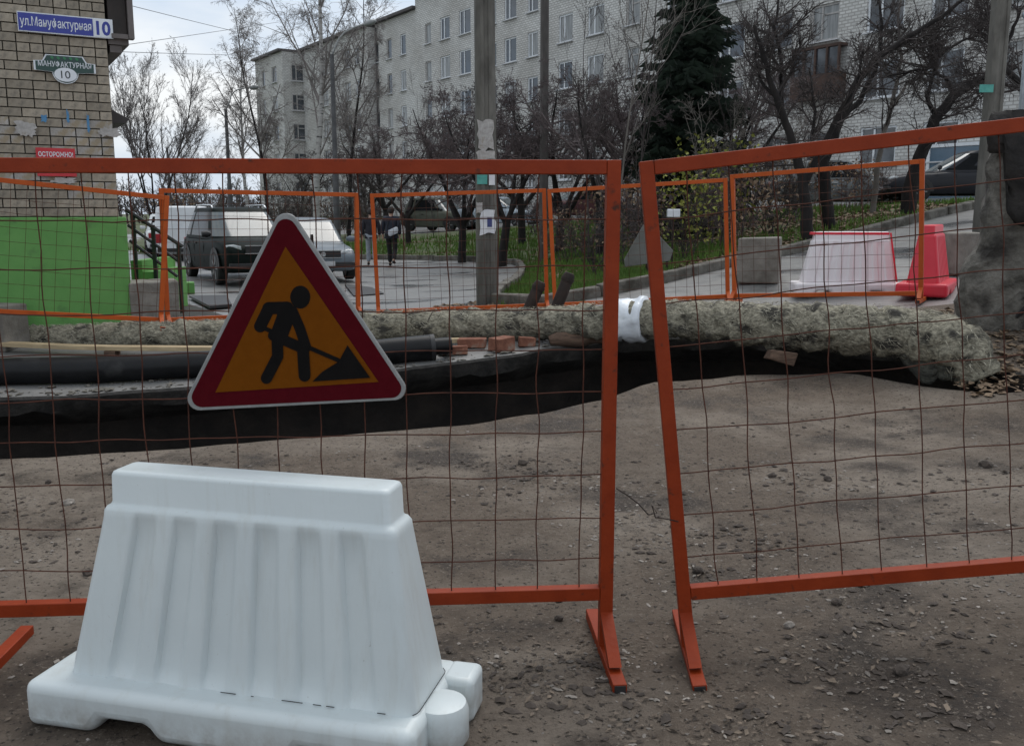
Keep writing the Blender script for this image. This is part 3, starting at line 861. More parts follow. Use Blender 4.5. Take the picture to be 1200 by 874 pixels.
b = MB(); b.tube([at(152, 282, Yr), at(208, 324, Yr)], .022, 6); rel(b.build('lower_rail', M['black_rail'], rl), rl)
for px, y0, y1 in ((155.5, 251, 306), (179, 264, 324), (209, 285, 344)):
    b = MB(); p0, p1 = at(px, y0, Yr), at(px, y1, Yr); p1.x = p0.x; p1.z = min(p1.z, terr(p1.x, p1.y) + .02)
    b.bar(p0, p1, .045); rel(b.build('post', M['black_rail'], rl), rl)
# ------------------------------------------------------------------ orange fence panels
def fence_frame(root, W, H, T, mname, zrail=.14, foot=True, foot_len=.6, feet=(0, 1), braces=True):
    """local: x along the panel from the left post, y away, z up"""
    for x in (0, W):
        b = MB(); b.box((x, 0, H / 2 + .02), (T, T, H - .04)); b.build('post', M[mname], root, bevel=.003)
    b = MB(); b.box((W / 2, 0, H - T / 2), (W - T - .002, T * .96, T)); b.build('top_rail', M[mname], root, bevel=.003)
    b = MB(); b.box((W / 2, 0, zrail), (W - T - .002, T * .96, T)); b.build('bottom_rail', M[mname], root, bevel=.003)
    if foot:
        for x in (0, W):
            b = MB(); b.box((x, 0, .022), (T * 1.02, foot_len, T * .86)); f = b.build('foot', M[mname], root, bevel=.003)
            e = MB(); e.box((x, -foot_len / 2 - .0012, .022), (T * .8, .004, T * .66)); e.build('open_end', M['black_trim'], f)
            if braces:
                b = MB(); b.prism([(-.014, .15), (-.024, .17), (-foot_len * .36, .058), (-foot_len * .36 + .03, .045)], x - T * .46, x + T * .46, lambda a, y, z: (y, a, z)); b.build('brace', M[mname], root)

def wire_line(a, b, r, amp, seed, n):
    pts = []
    for k in range(n + 1):
        t = k / n; p = Vector(a).lerp(Vector(b), t)
        p.x += amp * noise.noise((t * n * .31 + seed, seed * 1.7, .3)); p.z += amp * noise.noise((t * n * .31, seed * 2.3 + 5, 1.1)); p.y += amp * .5 * noise.noise((t * n * .4, seed * .9, 9))
        pts.append(p)
    return MB().tube(pts, r, 4, cap=False)
def near_fence(label, loc, W, H, yaw, roll, feet_label=None):
    root = bpy.data.objects.new('fence_panel', None); COL.objects.link(root)
    tag(root, label, 'fence')
    root.matrix_world = Matrix.Translation(loc) @ Matrix.Rotation(yaw, 4, 'Z') @ Matrix.Rotation(-roll, 4, 'Y')
    T = .046
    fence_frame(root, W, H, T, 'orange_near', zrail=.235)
    sd = rnd(0, 50)
    x = .145 * rnd(.7, 1)
    while x < W - .05:
        wire_line((x, -.006, .22), (x + rnd(-.006, .006), -.006, H - T * .5), .0021, .012, sd + x * 7, 28).build('wire', M['wire'], root)
        x += .145 * rnd(.94, 1.06)
    z = .235 + .13
    while z < H - .1:
        wire_line((T * .3, .002, z), (W - T * .3, .002, z + rnd(-.005, .005)), .0021, .011, sd + z * 11, 34).build('wire', M['wire'], root)
        z += .145 * rnd(.94, 1.06)
    return root
xL, xR = -1.79, .332
YL, YR = 3.0, 3.15
fl = near_fence('orange welded fence panel standing upright behind the white plastic barrier', (xL, YL, terr(xL, YL) - .005), math.hypot(xR - xL, YR - YL), 1.728, math.atan2(YR - YL, xR - xL), 0)
fr = near_fence('tilted orange fence panel leaning with its right end raised', (.632, 3.14, terr(.632, 3.14) - .012), 2.2, 1.732, R(-3.2), R(6.4))

# loose tie wire between the two panels
pts = [at(a, b_, 3.12) for a, b_ in ((722, 572), (735, 580), (748, 590), (760, 603), (770, 601), (764, 592), (768, 606), (782, 608), (795, 611))]
tag(MB().tube(pts, .0022, 4).build('tie_wire', M['rust'], smooth=True), 'thin kinked wire tying the two near orange panels together', 'wire')

def far_fence(label, pl, pr, topl, topr):
    """pl, pr: (px, py, Y) of the post feet; topl, topr: py of the post tops"""
    a, b_ = at(*pl), at(*pr)
    d = b_ - a; W = d.length
    Hl = at(pl[0], topl, pl[2]).z - a.z; Hr = at(pr[0], topr, pr[2]).z - b_.z
    H = (Hl + Hr) / 2
    root = bpy.data.objects.new('fence_panel', None); COL.objects.link(root); tag(root, label, 'fence', 'orange fence panels beyond the trench')
    ux = d.normalized(); uz = Vector((0, 0, 1)); uy = uz.cross(ux).normalized(); uz2 = ux.cross(uy)
    m = Matrix((ux, uy, uz2)).transposed().to_4x4(); m.translation = a
    root.matrix_world = m
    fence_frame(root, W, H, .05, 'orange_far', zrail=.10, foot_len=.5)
    mb = MB(); sd = rnd(0, 60); x = .1
    while x < W - .05:
        pts = [Vector((x + .006 * noise.noise((x * 5, k, sd)), 0, .12 + (H - .17) * k / 6)) for k in range(7)]
        mb.tube(pts, .0024, 3, cap=False); x += .148
    z = .25
    while z < H - .08:
        pts = [Vector((.02 + (W - .04) * k / 8, .004, z + .008 * noise.noise((k * .7, z * 5, sd)))) for k in range(9)]
        mb.tube(pts, .0024, 3, cap=False); z += .148
    stuff(mb.build('wire_mesh', M['wire'], root))
far_fence('orange far panel before the green house base', (-42, 374, 9.75), (188, 385, 10.6), 211, 221)
far_fence('orange far panel standing before the dark SUV', (197, 385, 10.8), (420, 374, 12.0), 222, 225)
far_fence('orange far panel before the two walking people', (444, 374, 12.4), (641, 366, 12.6), 226, 222)
far_fence('orange far panel just beyond the two rusty stubs', (651, 366, 12.4), (853, 356, 12.2), 222, 208)
far_fence('orange far panel before the pale plastic barrier', (861, 356, 11.7), (1079, 354, 10.6), 207, 183)

# ------------------------------------------------------------------ road works sign
SY = 3.035
sc_ = lambda cx, cy: (200 + cx / 3.497, 250 + cy / 3.497)
SN = Vector((-.08, -1, .0)).normalized()
SO = at(345, 385, SY)
yawS = math.atan2(YR - YL, xR - xL)
SROT = Matrix.Translation(SO) @ Matrix.Rotation(yawS, 4, 'Z')
sign = bpy.data.objects.new('road_works_sign', None); COL.objects.link(sign)
tag(sign, 'triangular road works sign with black digging figure hung on the orange fence', 'sign')
sign.matrix_world = SROT
_inv = SROT.inverted()
def sgn(cx, cy):
    px, py = sc_(cx, cy)
    d = _inv.to_3x3() @ ray(px, py); o = _inv @ Vector((0, 0, CAM_H))
    p = o + d * (-o.y / d.y)
    return (p.x, p.z)
def rounded(poly, r, n=7):
    out = []
    k = len(poly)
    for i in range(k):
        p0, p1, p2 = Vector(poly[i - 1]), Vector(poly[i]), Vector(poly[(i + 1) % k])
        a, b_ = (p0 - p1).normalized(), (p2 - p1).normalized()
        half = math.acos(max(-1, min(1, a.dot(b_)))) / 2
        c = p1 + (a + b_).normalized() * (r / math.sin(half))
        ta, tb = p1 + a * (r / math.tan(half)), p1 + b_ * (r / math.tan(half))
        a0 = math.atan2(*(ta - c).yx); a1 = math.atan2(*(tb - c).yx)
        da = (a1 - a0 + PI) % (2 * PI) - PI
        for j in range(n + 1):
            t = a0 + da * j / n; out.append((c.x + r * math.cos(t), c.y + r * math.sin(t)))
    return out
tri = [sgn(466, -50), sgn(1000, 762), sgn(36, 812)]
MB().prism(rounded(tri, .038), 0, .022).build('plate', M['sign_rim'], sign, bevel=.003)
tri2 = [sgn(467, -18), sgn(976, 752), sgn(60, 797)]
MB().prism(rounded(tri2, .032), -.002, .0005).build('red_border', M['retro_red'], sign)
MB().prism([sgn(471, 137), sgn(852, 690), sgn(184, 733)], -.004, -.0021).build('orange_field', M['retro_orange'], sign)
pic = MB(); lay = [-.0050]
def nxt(): lay[0] -= .0002; return lay[0]
def stroke(pts, w):
    for (a, b_) in zip(pts, pts[1:]):
        A, B = Vector(a), Vector(b_); d = (B - A).normalized(); n = Vector((-d.y, d.x)); poly = []
        for k in range(9):
            t = PI * k / 8; q = B + (n * math.cos(t) + d * math.sin(t)) * w / 2; poly.append(sgn(*q))
        for k in range(9):
            t = PI * k / 8; q = A - (n * math.cos(t) + d * math.sin(t)) * w / 2; poly.append(sgn(*q))
        pic.prism(poly, nxt(), -.0041)
def blob(pts): pic.prism([sgn(*p) for p in pts], nxt(), -.0041)
blob([(532 + 41 * math.cos(a), 343 + 47 * math.sin(a)) for a in [2 * PI * k / 22 for k in range(22)]])
stroke([(404, 388), (368, 462)], 50); stroke([(402, 388), (478, 386)], 50)
blob([(440, 372), (492, 364), (518, 396), (508, 432), (478, 512), (404, 508), (436, 420)])
stroke([(500, 400), (530, 470), (556, 548)], 42)
stroke([(390, 472), (690, 602)], 17); stroke([(420, 500), (540, 552)], 40)
stroke([(438, 520), (440, 585), (394, 674)], 46); stroke([(543, 552), (550, 664)], 48)
blob([(583, 687), (622, 648), (690, 606), (725, 540), (818, 672)])
pic.build('digging_figure', M['pictogram'], sign)
for x in (-.06, .06): MB().tube([(x, .011, .245), (x, .03, .30), (x, .06, .30), (x, .07, .26)], .003, 5).build('hook', M['rust'], sign)

# ------------------------------------------------------------------ plastic road barriers
def sect(L, D, z, r=.03, n=4, cx=0, dent=None):
    """rounded rectangle ring; optional dents along the long faces"""
    P = []
    xs = np.linspace(-L / 2 + r, L / 2 - r, 130)
    def f(x): return 0 if dent is None else dent(x)
    for x in xs: P.append((x + cx, -D / 2 + f(x), z))
    for k in range(1, n): a = -PI / 2 + PI / 2 * k / n; P.append((L / 2 - r + r * math.cos(a) + cx, -D / 2 + r + r * math.sin(a), z))
    for y in (-D / 2 + r, D / 2 - r): P.append((L / 2 + cx, y, z))
    for k in range(1, n): a = PI / 2 * k / n; P.append((L / 2 - r + r * math.cos(a) + cx, D / 2 - r + r * math.sin(a), z))
    for x in xs[::-1]: P.append((x + cx, D / 2 - f(x), z))
    for k in range(1, n): a = PI / 2 + PI / 2 * k / n; P.append((-L / 2 + r + r * math.cos(a) + cx, D / 2 - r + r * math.sin(a), z))
    for y in (D / 2 - r, -D / 2 + r): P.append((-L / 2 + cx, y, z))
    for k in range(1, n): a = PI + PI / 2 * k / n; P.append((-L / 2 + r + r * math.cos(a) + cx, -D / 2 + r + r * math.sin(a), z))
    return P
def barrier_body(H=.782, L0=1.14, L1=.962, LC=.915, D0=.30, D1=.17, DC=.13, zb=.145, dz=.11, depth=.021):
    def dent_at(L, amt):
        p = L / 7.2
        def f(x):
            if abs(x) > L * .43: return 0
            u = ((x + L * .43) / p) % 1.0
            # a flat raised band and a shallow hollow, soft flanks
            if u < .36: return 0
            if u < .44: return amt * (.5 - .5 * math.cos((u - .36) / .08 * PI))
            if u < .90: return amt * (1 - .35 * (u - .44) / .46)
            return amt * .65 * (.5 + .5 * math.cos((u - .90) / .10 * PI))
        return f
    zs = H - dz
    rings = [sect(L0 + .012, D0 + .012, zb - .02, .04), sect(L0, D0, zb + .006, .035, dent=dent_at(L0, depth * .6))]
    for k in range(1, 9):
        t = k / 9
        rings.append(sect(L0 + (L1 - L0) * t, D0 + (D1 - D0) * t, zb + (zs - .03 - zb) * t, .028, cx=.018 * t, dent=dent_at(L0 + (L1 - L0) * t, depth)))
    rings.append(sect(L1, D1, zs - .03, .026, cx=.018, dent=dent_at(L1, depth * .4)))
    rings.append(sect(L1 - .004, D1 - .003, zs - .012, .026, cx=.018)); rings.append(sect(L1 - .02, D1 - .014, zs, .024, cx=.018))
    rings.append(sect(LC + .01, DC + .01, zs + .003, .02, cx=.018)); rings.append(sect(LC + .001, DC + .001, zs + .013, .02, cx=.018))
    rings.append(sect(LC - .004, DC - .002, H - .014, .02, cx=.018)); rings.append(sect(LC - .012, DC - .01, H - .004, .02, cx=.018)); rings.append(sect(LC - .03, DC - .028, H, .018, cx=.018))
    return MB().loft(rings)
def barrier(label, loc, rz, m_body, m_base, group=None):
    root = thing('plastic_barrier', label, 'barrier', loc, rz, group)
    barrier_body().build('body', m_body, root, smooth=50)
    L, D, H = 1.34, .47, .148
    # base: long profile with fork pockets under it
    prof = [(-L / 2, 0), (-.44, 0), (-.40, .052), (-.25, .052), (-.21, 0), (.21, 0), (.25, .052), (.40, .052), (.44, 0), (L / 2 - .075, 0), (L / 2 - .075, H), (-L / 2 + .0, H)]
    mb = MB(); mb.prism(prof, -D / 2, D / 2)
    mb.build('base', m_base, root, smooth=35, bevel=.034, seg=4)
    # interlocking lugs at the ends
    mb = MB(); mb.box((L / 2 - .055, D * .345, H / 2 + .001), (.11, D * .29, H - .004)); mb.build('lug', m_base, root, smooth=35, bevel=.022, seg=3)
    mb = MB()
    ring = []
    for z, r in ((.012, .070), (.03, .082), (H - .03, .082), (H - .008, .074), (H - .001, .05)):
        ring.append([(L / 2 - .06 + r * math.cos(a), -D * .06 + r * 1.0 * math.sin(a), z) for a in [2 * PI * k / 24 for k in range(24)]])
    mb.loft(ring); mb.build('lug', m_base, root, smooth=40)
    # seam of welded plastic round the foot of the body
    if m_body is M['white_plastic']:
        rr = sect(1.150, .310, .1500, .04); n = len(rr)
        for k0, k1 in ((60, 66), (72, 73), (84, 92), (96, 99), (101, 104), (120, 123), (131, 137)):
            MB().tube([Vector(rr[k]) + Vector((0, 0, .003)) for k in range(k0, min(k1, n - 1) + 1)], .0014, 5).build('seam_scuff', M['black_trim'], root)
    return root
bc = Vector((-.795, 2.74, 0)); bc.z = terr(bc.x, bc.y) - .004
barrier('white ribbed plastic barrier standing before the orange fence', bc, R(-13.8), M['white_plastic'], M['white_plastic'])
p = at(990, 360, 12.0); p.z = terr(p.x, p.y) - .005
bp2 = barrier('pale pinkish plastic barrier with red ends beyond the insulated pipe', p, R(-6), M['white_plastic_far'], M['white_plastic_far'])
b = MB(); rr = [sect(.962, .137, .745), sect(.962, .137, .772), sect(.945, .12, .7745)]; b.loft(rr); b.build('red_edge', M['red_plastic'], bp2, smooth=40)
p = at(1086, 356, 11.45); p.z = terr(p.x, p.y) - .005
rb_ = barrier('bright red plastic barrier seen end on next to the pale barrier', p, R(60), M['red_plastic'], M['red_plastic']); rb_.scale = (1, 1.2, 1.05)

# ------------------------------------------------------------------ insulated pipe over the trench
PIPE = [(-150, 404, 11.0, .15), (-40, 400, 10.8, .15), (60, 397, 10.65, .15), (150, 394, 10.55, .15), (300, 389, 10.35, .15), (450, 382, 10.15, .155), (560, 380, 10.0, .16), (640, 379, 9.8, .165), (740, 374, 9.4, .175), (850, 377, 8.9, .185), (950, 383, 8.55, .20), (1040, 388, 8.25, .21), (1100, 398, 8.05, .225), (1134, 418, 7.95, .22), (1148, 442, 7.9, .17)]
def pipe_axis():
    P = [(at(a, b_, c), r) for a, b_, c, r in PIPE]
    out = []
    for i in range(len(P) - 1):
        p0, p1, p2, p3 = P[max(i - 1, 0)][0], P[i][0], P[i + 1][0], P[min(i + 2, len(P) - 1)][0]
        n = max(3, int((p2 - p1).length / .032))
        for k in range(n):
            t = k / n
            q = .5 * ((2 * p1) + (p2 - p0) * t + (2 * p0 - 5 * p1 + 4 * p2 - p3) * t * t + (3 * p1 - p0 - 3 * p2 + p3) * t ** 3)
            out.append((q, P[i][1] * (1 - t) + P[i + 1][1] * t))
    out.append(P[-1])
    return out
AX = pipe_axis()
pr_ = thing('insulated_pipe', 'heating pipe wrapped in shaggy grey mineral wool lying across the trench', 'pipe', AX[0][0])
def pipe_skin(i0, i1, scale, lump, seed, nseg=44):
    rings = []
    dist = 0
    for i in range(i0, i1):
        c, r = AX[i]
        if i > i0: dist += (c - AX[i - 1][0]).length
        d = (AX[min(i + 1, len(AX) - 1)][0] - AX[max(i - 1, 0)][0]).normalized()
        s = d.cross(Vector((0, 0, 1))).normalized(); u = s.cross(d)
        ring = []
        for k in range(nseg):
            a = 2 * PI * k / nseg
            v = s * math.cos(a) + u * math.sin(a)
            q = c + v * r
            e = 1 + lump * (.9 * noise.noise(q * 2.6 + Vector((seed, 0, 0))) + .85 * (.45 - abs(noise.noise(q * 4.2 + Vector((seed, 3, 0)))) * 2) + .75 * (.35 - abs(noise.noise(q * 10 + Vector((2, seed, 0)))) * 1.6) + .5 * noise.noise(q * 19) + .4 * noise.noise(q * 40))
            # straps squeeze the wool now and then
            ph = (dist / .30 + .55 * a / (2 * PI) + .35 * noise.noise(q * 1.6 + Vector((4, seed, 2)))) % 1.0
            e *= 1 + lump * 1.1 * ((1 - ph) ** 1.6 - .35) - lump * .5 * math.exp(-(ph / .06) ** 2) - lump * .5 * math.exp(-((1 - ph) / .05) ** 2)
            if u.dot(v) < -.3: e *= 1 + .25 * max(0, noise.noise(q * 1.7 + Vector((9, 9, seed))))
            ring.append(c + v * r * scale * e)
        rings.append(ring)
    return MB().loft(rings)
rel(pipe_skin(0, len(AX), .99, .17, 0).build('insulation', M['wool'], pr_, smooth=True), pr_)
# ragged tufts and hanging flaps of wool
tf = MB()
for _ in range(15000):
    i = random.randrange(1, len(AX) - 1); c, r = AX[i]
    d = (AX[i + 1][0] - AX[i - 1][0]).normalized(); s = d.cross(Vector((0, 0, 1))).normalized(); u = s.cross(d)
    a = rnd(0, 2 * PI); da = rnd(-1, 1) * rnd(.1, .55); dl = rnd(-.09, .09); w_ = rnd(.0016, .0048); lift = rnd(.99, 1.09)
    bow = rnd(0, .10); prev = None
    for k in range(4):
        t = k / 3; b_ = a + da * t
        v = s * math.cos(b_) + u * math.sin(b_)
        q = c + d * dl * t + v * r * (lift + bow * math.sin(PI * t) + (rnd(0, .12) if k == 3 else 0))
        tw = (d * math.cos(1.2) + v.cross(d) * math.sin(1.2)) * w_ * (1 - .7 * t)
        if prev: tf.quad(prev[0] - prev[1], prev[0] + prev[1], q + tw, q - tw)
        prev = (q, tw)
rel(stuff(tf.build('wool_tufts', M['wool_strand'], pr_, fix=False)), pr_)
def flap(px0, px1, seed, drop):
    """sheet of wool hanging under the pipe"""
    idx = [i for i, (c, r) in enumerate(AX) if px0 < 600 + FOCAL * c.x / (c.y * _CP) < px1]
    if len(idx) < 3: return
    rings = []
    for i in idx:
        c, r = AX[i]; k = (i - idx[0]) / (idx[-1] - idx[0]); e = math.sin(PI * min(max(k, .02), .98)) ** .5
        D = drop * e * (.7 + .5 * noise.noise((c.x * 4, seed, 1)))
        ring = []
        for j in range(12):
            t = j / 11
            y = -r * .9 + .05 * noise.noise((c.x * 6, t * 4, seed)); z = -D * t - r * .25
            ring.append(c + Vector((.05 * noise.noise((c.x * 5, t * 5, seed + 4)), y + t * .1, z)))
        for j in reversed(range(12)):
            t = j / 11
            ring.append(c + Vector((0, -r * .55 + .06 * noise.noise((c.x * 6, t * 4, seed + 9)) + t * .06, -D * t * .97 - r * .25 + .01)))
        rings.append(ring)
    rel(MB().loft(rings).build('wool_flap', M['wool_shaded'], pr_, smooth=True), pr_)
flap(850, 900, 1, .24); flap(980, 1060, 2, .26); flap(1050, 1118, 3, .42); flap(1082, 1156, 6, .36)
# binding wire round the wool
for px in (60, 210, 500, 690, 868, 960, 1060):
    i = min(range(len(AX)), key=lambda q: abs(600 + FOCAL * AX[q][0].x / (AX[q][0].y * _CP) - px))
    c, r = AX[i]; d = (AX[i + 1][0] - AX[i - 1][0]).normalized(); s = d.cross(Vector((0, 0, 1))).normalized(); u = s.cross(d)
    pts = [c + (s * math.cos(a) + u * math.sin(a)) * r * .96 + d * .06 * math.sin(a) for a in [2 * PI * k / 16 for k in range(17)]]
    rel(MB().tube(pts, .005, 4).build('binding_wire', M['rust'], pr_), pr_)
ia = [i for i, (c, r) in enumerate(AX) if 718 < 600 + FOCAL * c.x / (c.y * _CP) < 762]
rel(pipe_skin(ia[0], ia[-1] + 1, 1.2, .09, 31).build('white_wrap', M['white_wrap'], pr_, smooth=True), pr_)

# ------------------------------------------------------------------ things along the trench's far edge
def settle(px, py, Y, r=0):
    p = at(px, py, Y); p.z = terr(p.x, p.y) + r; return p
a, b_ = settle(-120, 440, 8.40, .125), settle(508, 418, 9.17, .125)
bpz = thing('black_pipe', 'thick black plastic pipe lying along the trench edge', 'pipe', a)
mid = [a.lerp(b_, k / 14) + Vector((0, .02 * math.sin(k * .9), 0)) for k in range(15)]
for q in mid: q.z = terr(q.x, q.y) + .128
ang = [2 * PI * k / 24 for k in range(24)]
rel(MB().tube(mid, .125, 24).build('outer_tube', M['black_pipe'], bpz, smooth=45), bpz)
dd = (mid[-1] - mid[-2]).normalized()
rel(MB().tube([mid[-1] - dd * .1, mid[-1] + dd * .18], .085, 20).build('inner_tube', M['black_pipe'], bpz, smooth=45), bpz)
rel(MB().tube([mid[-1] - dd * .03, mid[-1] + dd * .012], .129, 24).build('end_collar', M['black_trim'], bpz, smooth=45), bpz)
# second thinner pipe in the shade of the bank
a, b_ = settle(-60, 425, 10.2, .05), settle(538, 399, 9.66, .03)
pk = MB(); n = 10
for k in range(n):
    p0, p1 = a.lerp(b_, k / n), a.lerp(b_, (k + 1) / n)
pk = MB(); pl_pts = [a.lerp(b_, k / 12) for k in range(13)]
for q in pl_pts: q.z = terr(q.x, q.y) + .085 + .004 * math.sin(q.x * 3)
rings = []
for i, q in enumerate(pl_pts):
    e = .95 if i < 12 else .7
    rings.append([q + Vector((0, -.075 * e, -.02)), q + Vector((0, .075 * e, -.02)), q + Vector((0, .075 * e, .022)), q + Vector((0, -.075 * e, .022))])
tag(pk.loft(rings).build('timber_plank', M['plank']), 'long raw yellowish plank between the insulated pipe and the black pipe', 'plank')
for k in range(4):
    t = (k + .5) / 4; q = pl_pts[int(t * 12)]
    m_ = MB(); m_.box((q.x, q.y, terr(q.x, q.y) + .03), (.12, .14, .075), jit=.01)
    tag(m_.build('wooden_batten', M['log']), 'short wooden batten propping the raw yellowish plank', 'wood', 'battens under the plank')
BR = [((534, 415, 9.35), 6, 0, 'flat clay brick at the front of the brick group by the black pipe end'),
      ((553, 402, 9.62), -4, 0, 'clay brick lying behind the front brick by the black pipe end'),
      ((588, 412, 9.45), 38, .01, 'chunky broken clay brick standing turned in the brick group'),
      ((617, 408, 9.58), 12, .0, 'half clay brick lying outermost from the black pipe end')]
for (pp, rz, dz, lab), sz in zip(BR, ((.25, .12, .085), (.29, .12, .10), (.22, .17, .135), (.17, .12, .095))):
    q = settle(*pp); m_ = MB(); m_.box((0, 0, sz[2] / 2), sz, jit=.01)
    o = m_.build('loose_brick', M['brick_red'], bevel=.008); o.location = q; o.rotation_euler = (0, 0, R(rz)); tag(o, lab, 'brick', 'loose bricks by the pipe')
a, b_ = settle(644, 393, 9.55, .06), settle(712, 388, 9.62, .07)
pts = [a.lerp(b_, k / 8) + Vector((0, 0, .012 * math.sin(k * 1.3))) for k in range(9)]
tag(MB().tube(pts, [.05, .07, .078, .072, .08, .075, .07, .068, .045], 9).build('timber_log', M['log'], smooth=True), 'short dark timber log lying before the insulated pipe', 'log')
for px, py, px1, py1, lab in ((618, 366, 634, 330, 'lower rusty pipe stub leaning behind the insulated pipe'), (650, 366, 668, 320, 'taller rusty pipe stub leaning behind the insulated pipe')):
    Y = 10.35
    p0, p1 = at(px, py, Y), at(px1, py1, Y); p0 = p0 + (p0 - p1) * .3
    dr = (p1 - p0).normalized()
    st_ = thing('pipe_stub', lab, 'pipe', p0)
    rel(MB().tube([p0, p0.lerp(p1, .5), p1 - dr * .03, p1], [.066, .068, .066, .05], 10).build('tube', M['rust'], st_, smooth=50), st_)
    rel(MB().tube([p1 - dr * .09, p1 - dr * .055], .075, 10).build('collar', M['rust'], st_, smooth=50), st_)
# concrete blocks
def block(label, px, py, Y, size, rz):
    p = at(px, py, Y); p.z = terr(p.x, p.y)
    root = thing('concrete_block', label, 'block', p, R(rz))
    sx, sy, sz = size
    m_ = MB(); m_.box((0, 0, sz / 2 - .02), (sx, sy, sz), jit=.012); m_.build('block', M['concrete'], root, bevel=.022, seg=3)
block('low squat concrete block lying right before the green house base', -4, 392, 10.35, (.50, .42, .50), -8)
block('tall grey concrete block beside the green house base', 182, 378, 11.6, (.56, .52, .62), 24)
block('pale concrete block standing on the side road by the kerb', 889, 330, 13.3, (.56, .60, .62), -20)
block('concrete block beside the broken concrete stub', 1120, 325, 12.6, (.56, .6, .55), 15)
# board beside the block, sheets on the road
p = at(157, 376, 11.55); p.z = terr(p.x, p.y); m_ = MB(); m_.box((p.x, p.y, p.z + .18), (.05, .03, .38), Matrix.Rotation(R(4), 3, 'Y')); tag(m_.build('board', M['paper']), 'narrow white board leaning between house base and concrete block', 'board')
def sheet(name, label, pix, m_, th=.02, lift=.01):
    P = [on_ground(*q) for q in pix]
    P = [Vector((q.x, q.y, terr(q.x, q.y) + lift)) for q in P]
    mb = MB(); n = len(P)
    mb.loft([[q for q in P], [q + Vector((0, 0, th)) for q in P]])
    return tag(mb.build(name, m_), label, 'sheet')
sheet('flat_sheet', 'pale grey metal sheet lying on the road by the dark panel', [(202, 377), (262, 374), (238, 365), (207, 356)], M['slab'], .03, .02)
sheet('dark_panel', 'flat black panel lying on the road before the dark SUV', [(222, 351), (266, 350), (272, 362), (246, 364)], M['black_trim'], .04, .03)
sheet('flat_sheet', 'flat plate for a dark puddle on the wet road near the silver car', [(404, 334), (436, 338), (450, 345), (415, 348)], M['black_trim'], .015, .01)  # thin black plate standing in for a dark puddle
p = on_ground(215, 344); gb = MB(); gb.box((p.x, p.y, terr(p.x, p.y) + .11), (.42, .3, .22), Matrix.Rotation(R(20), 3, 'Z')); tag(gb.build('painted_block', M['green'], bevel=.015), 'small green painted block on the road by the SUV wheel', 'block')

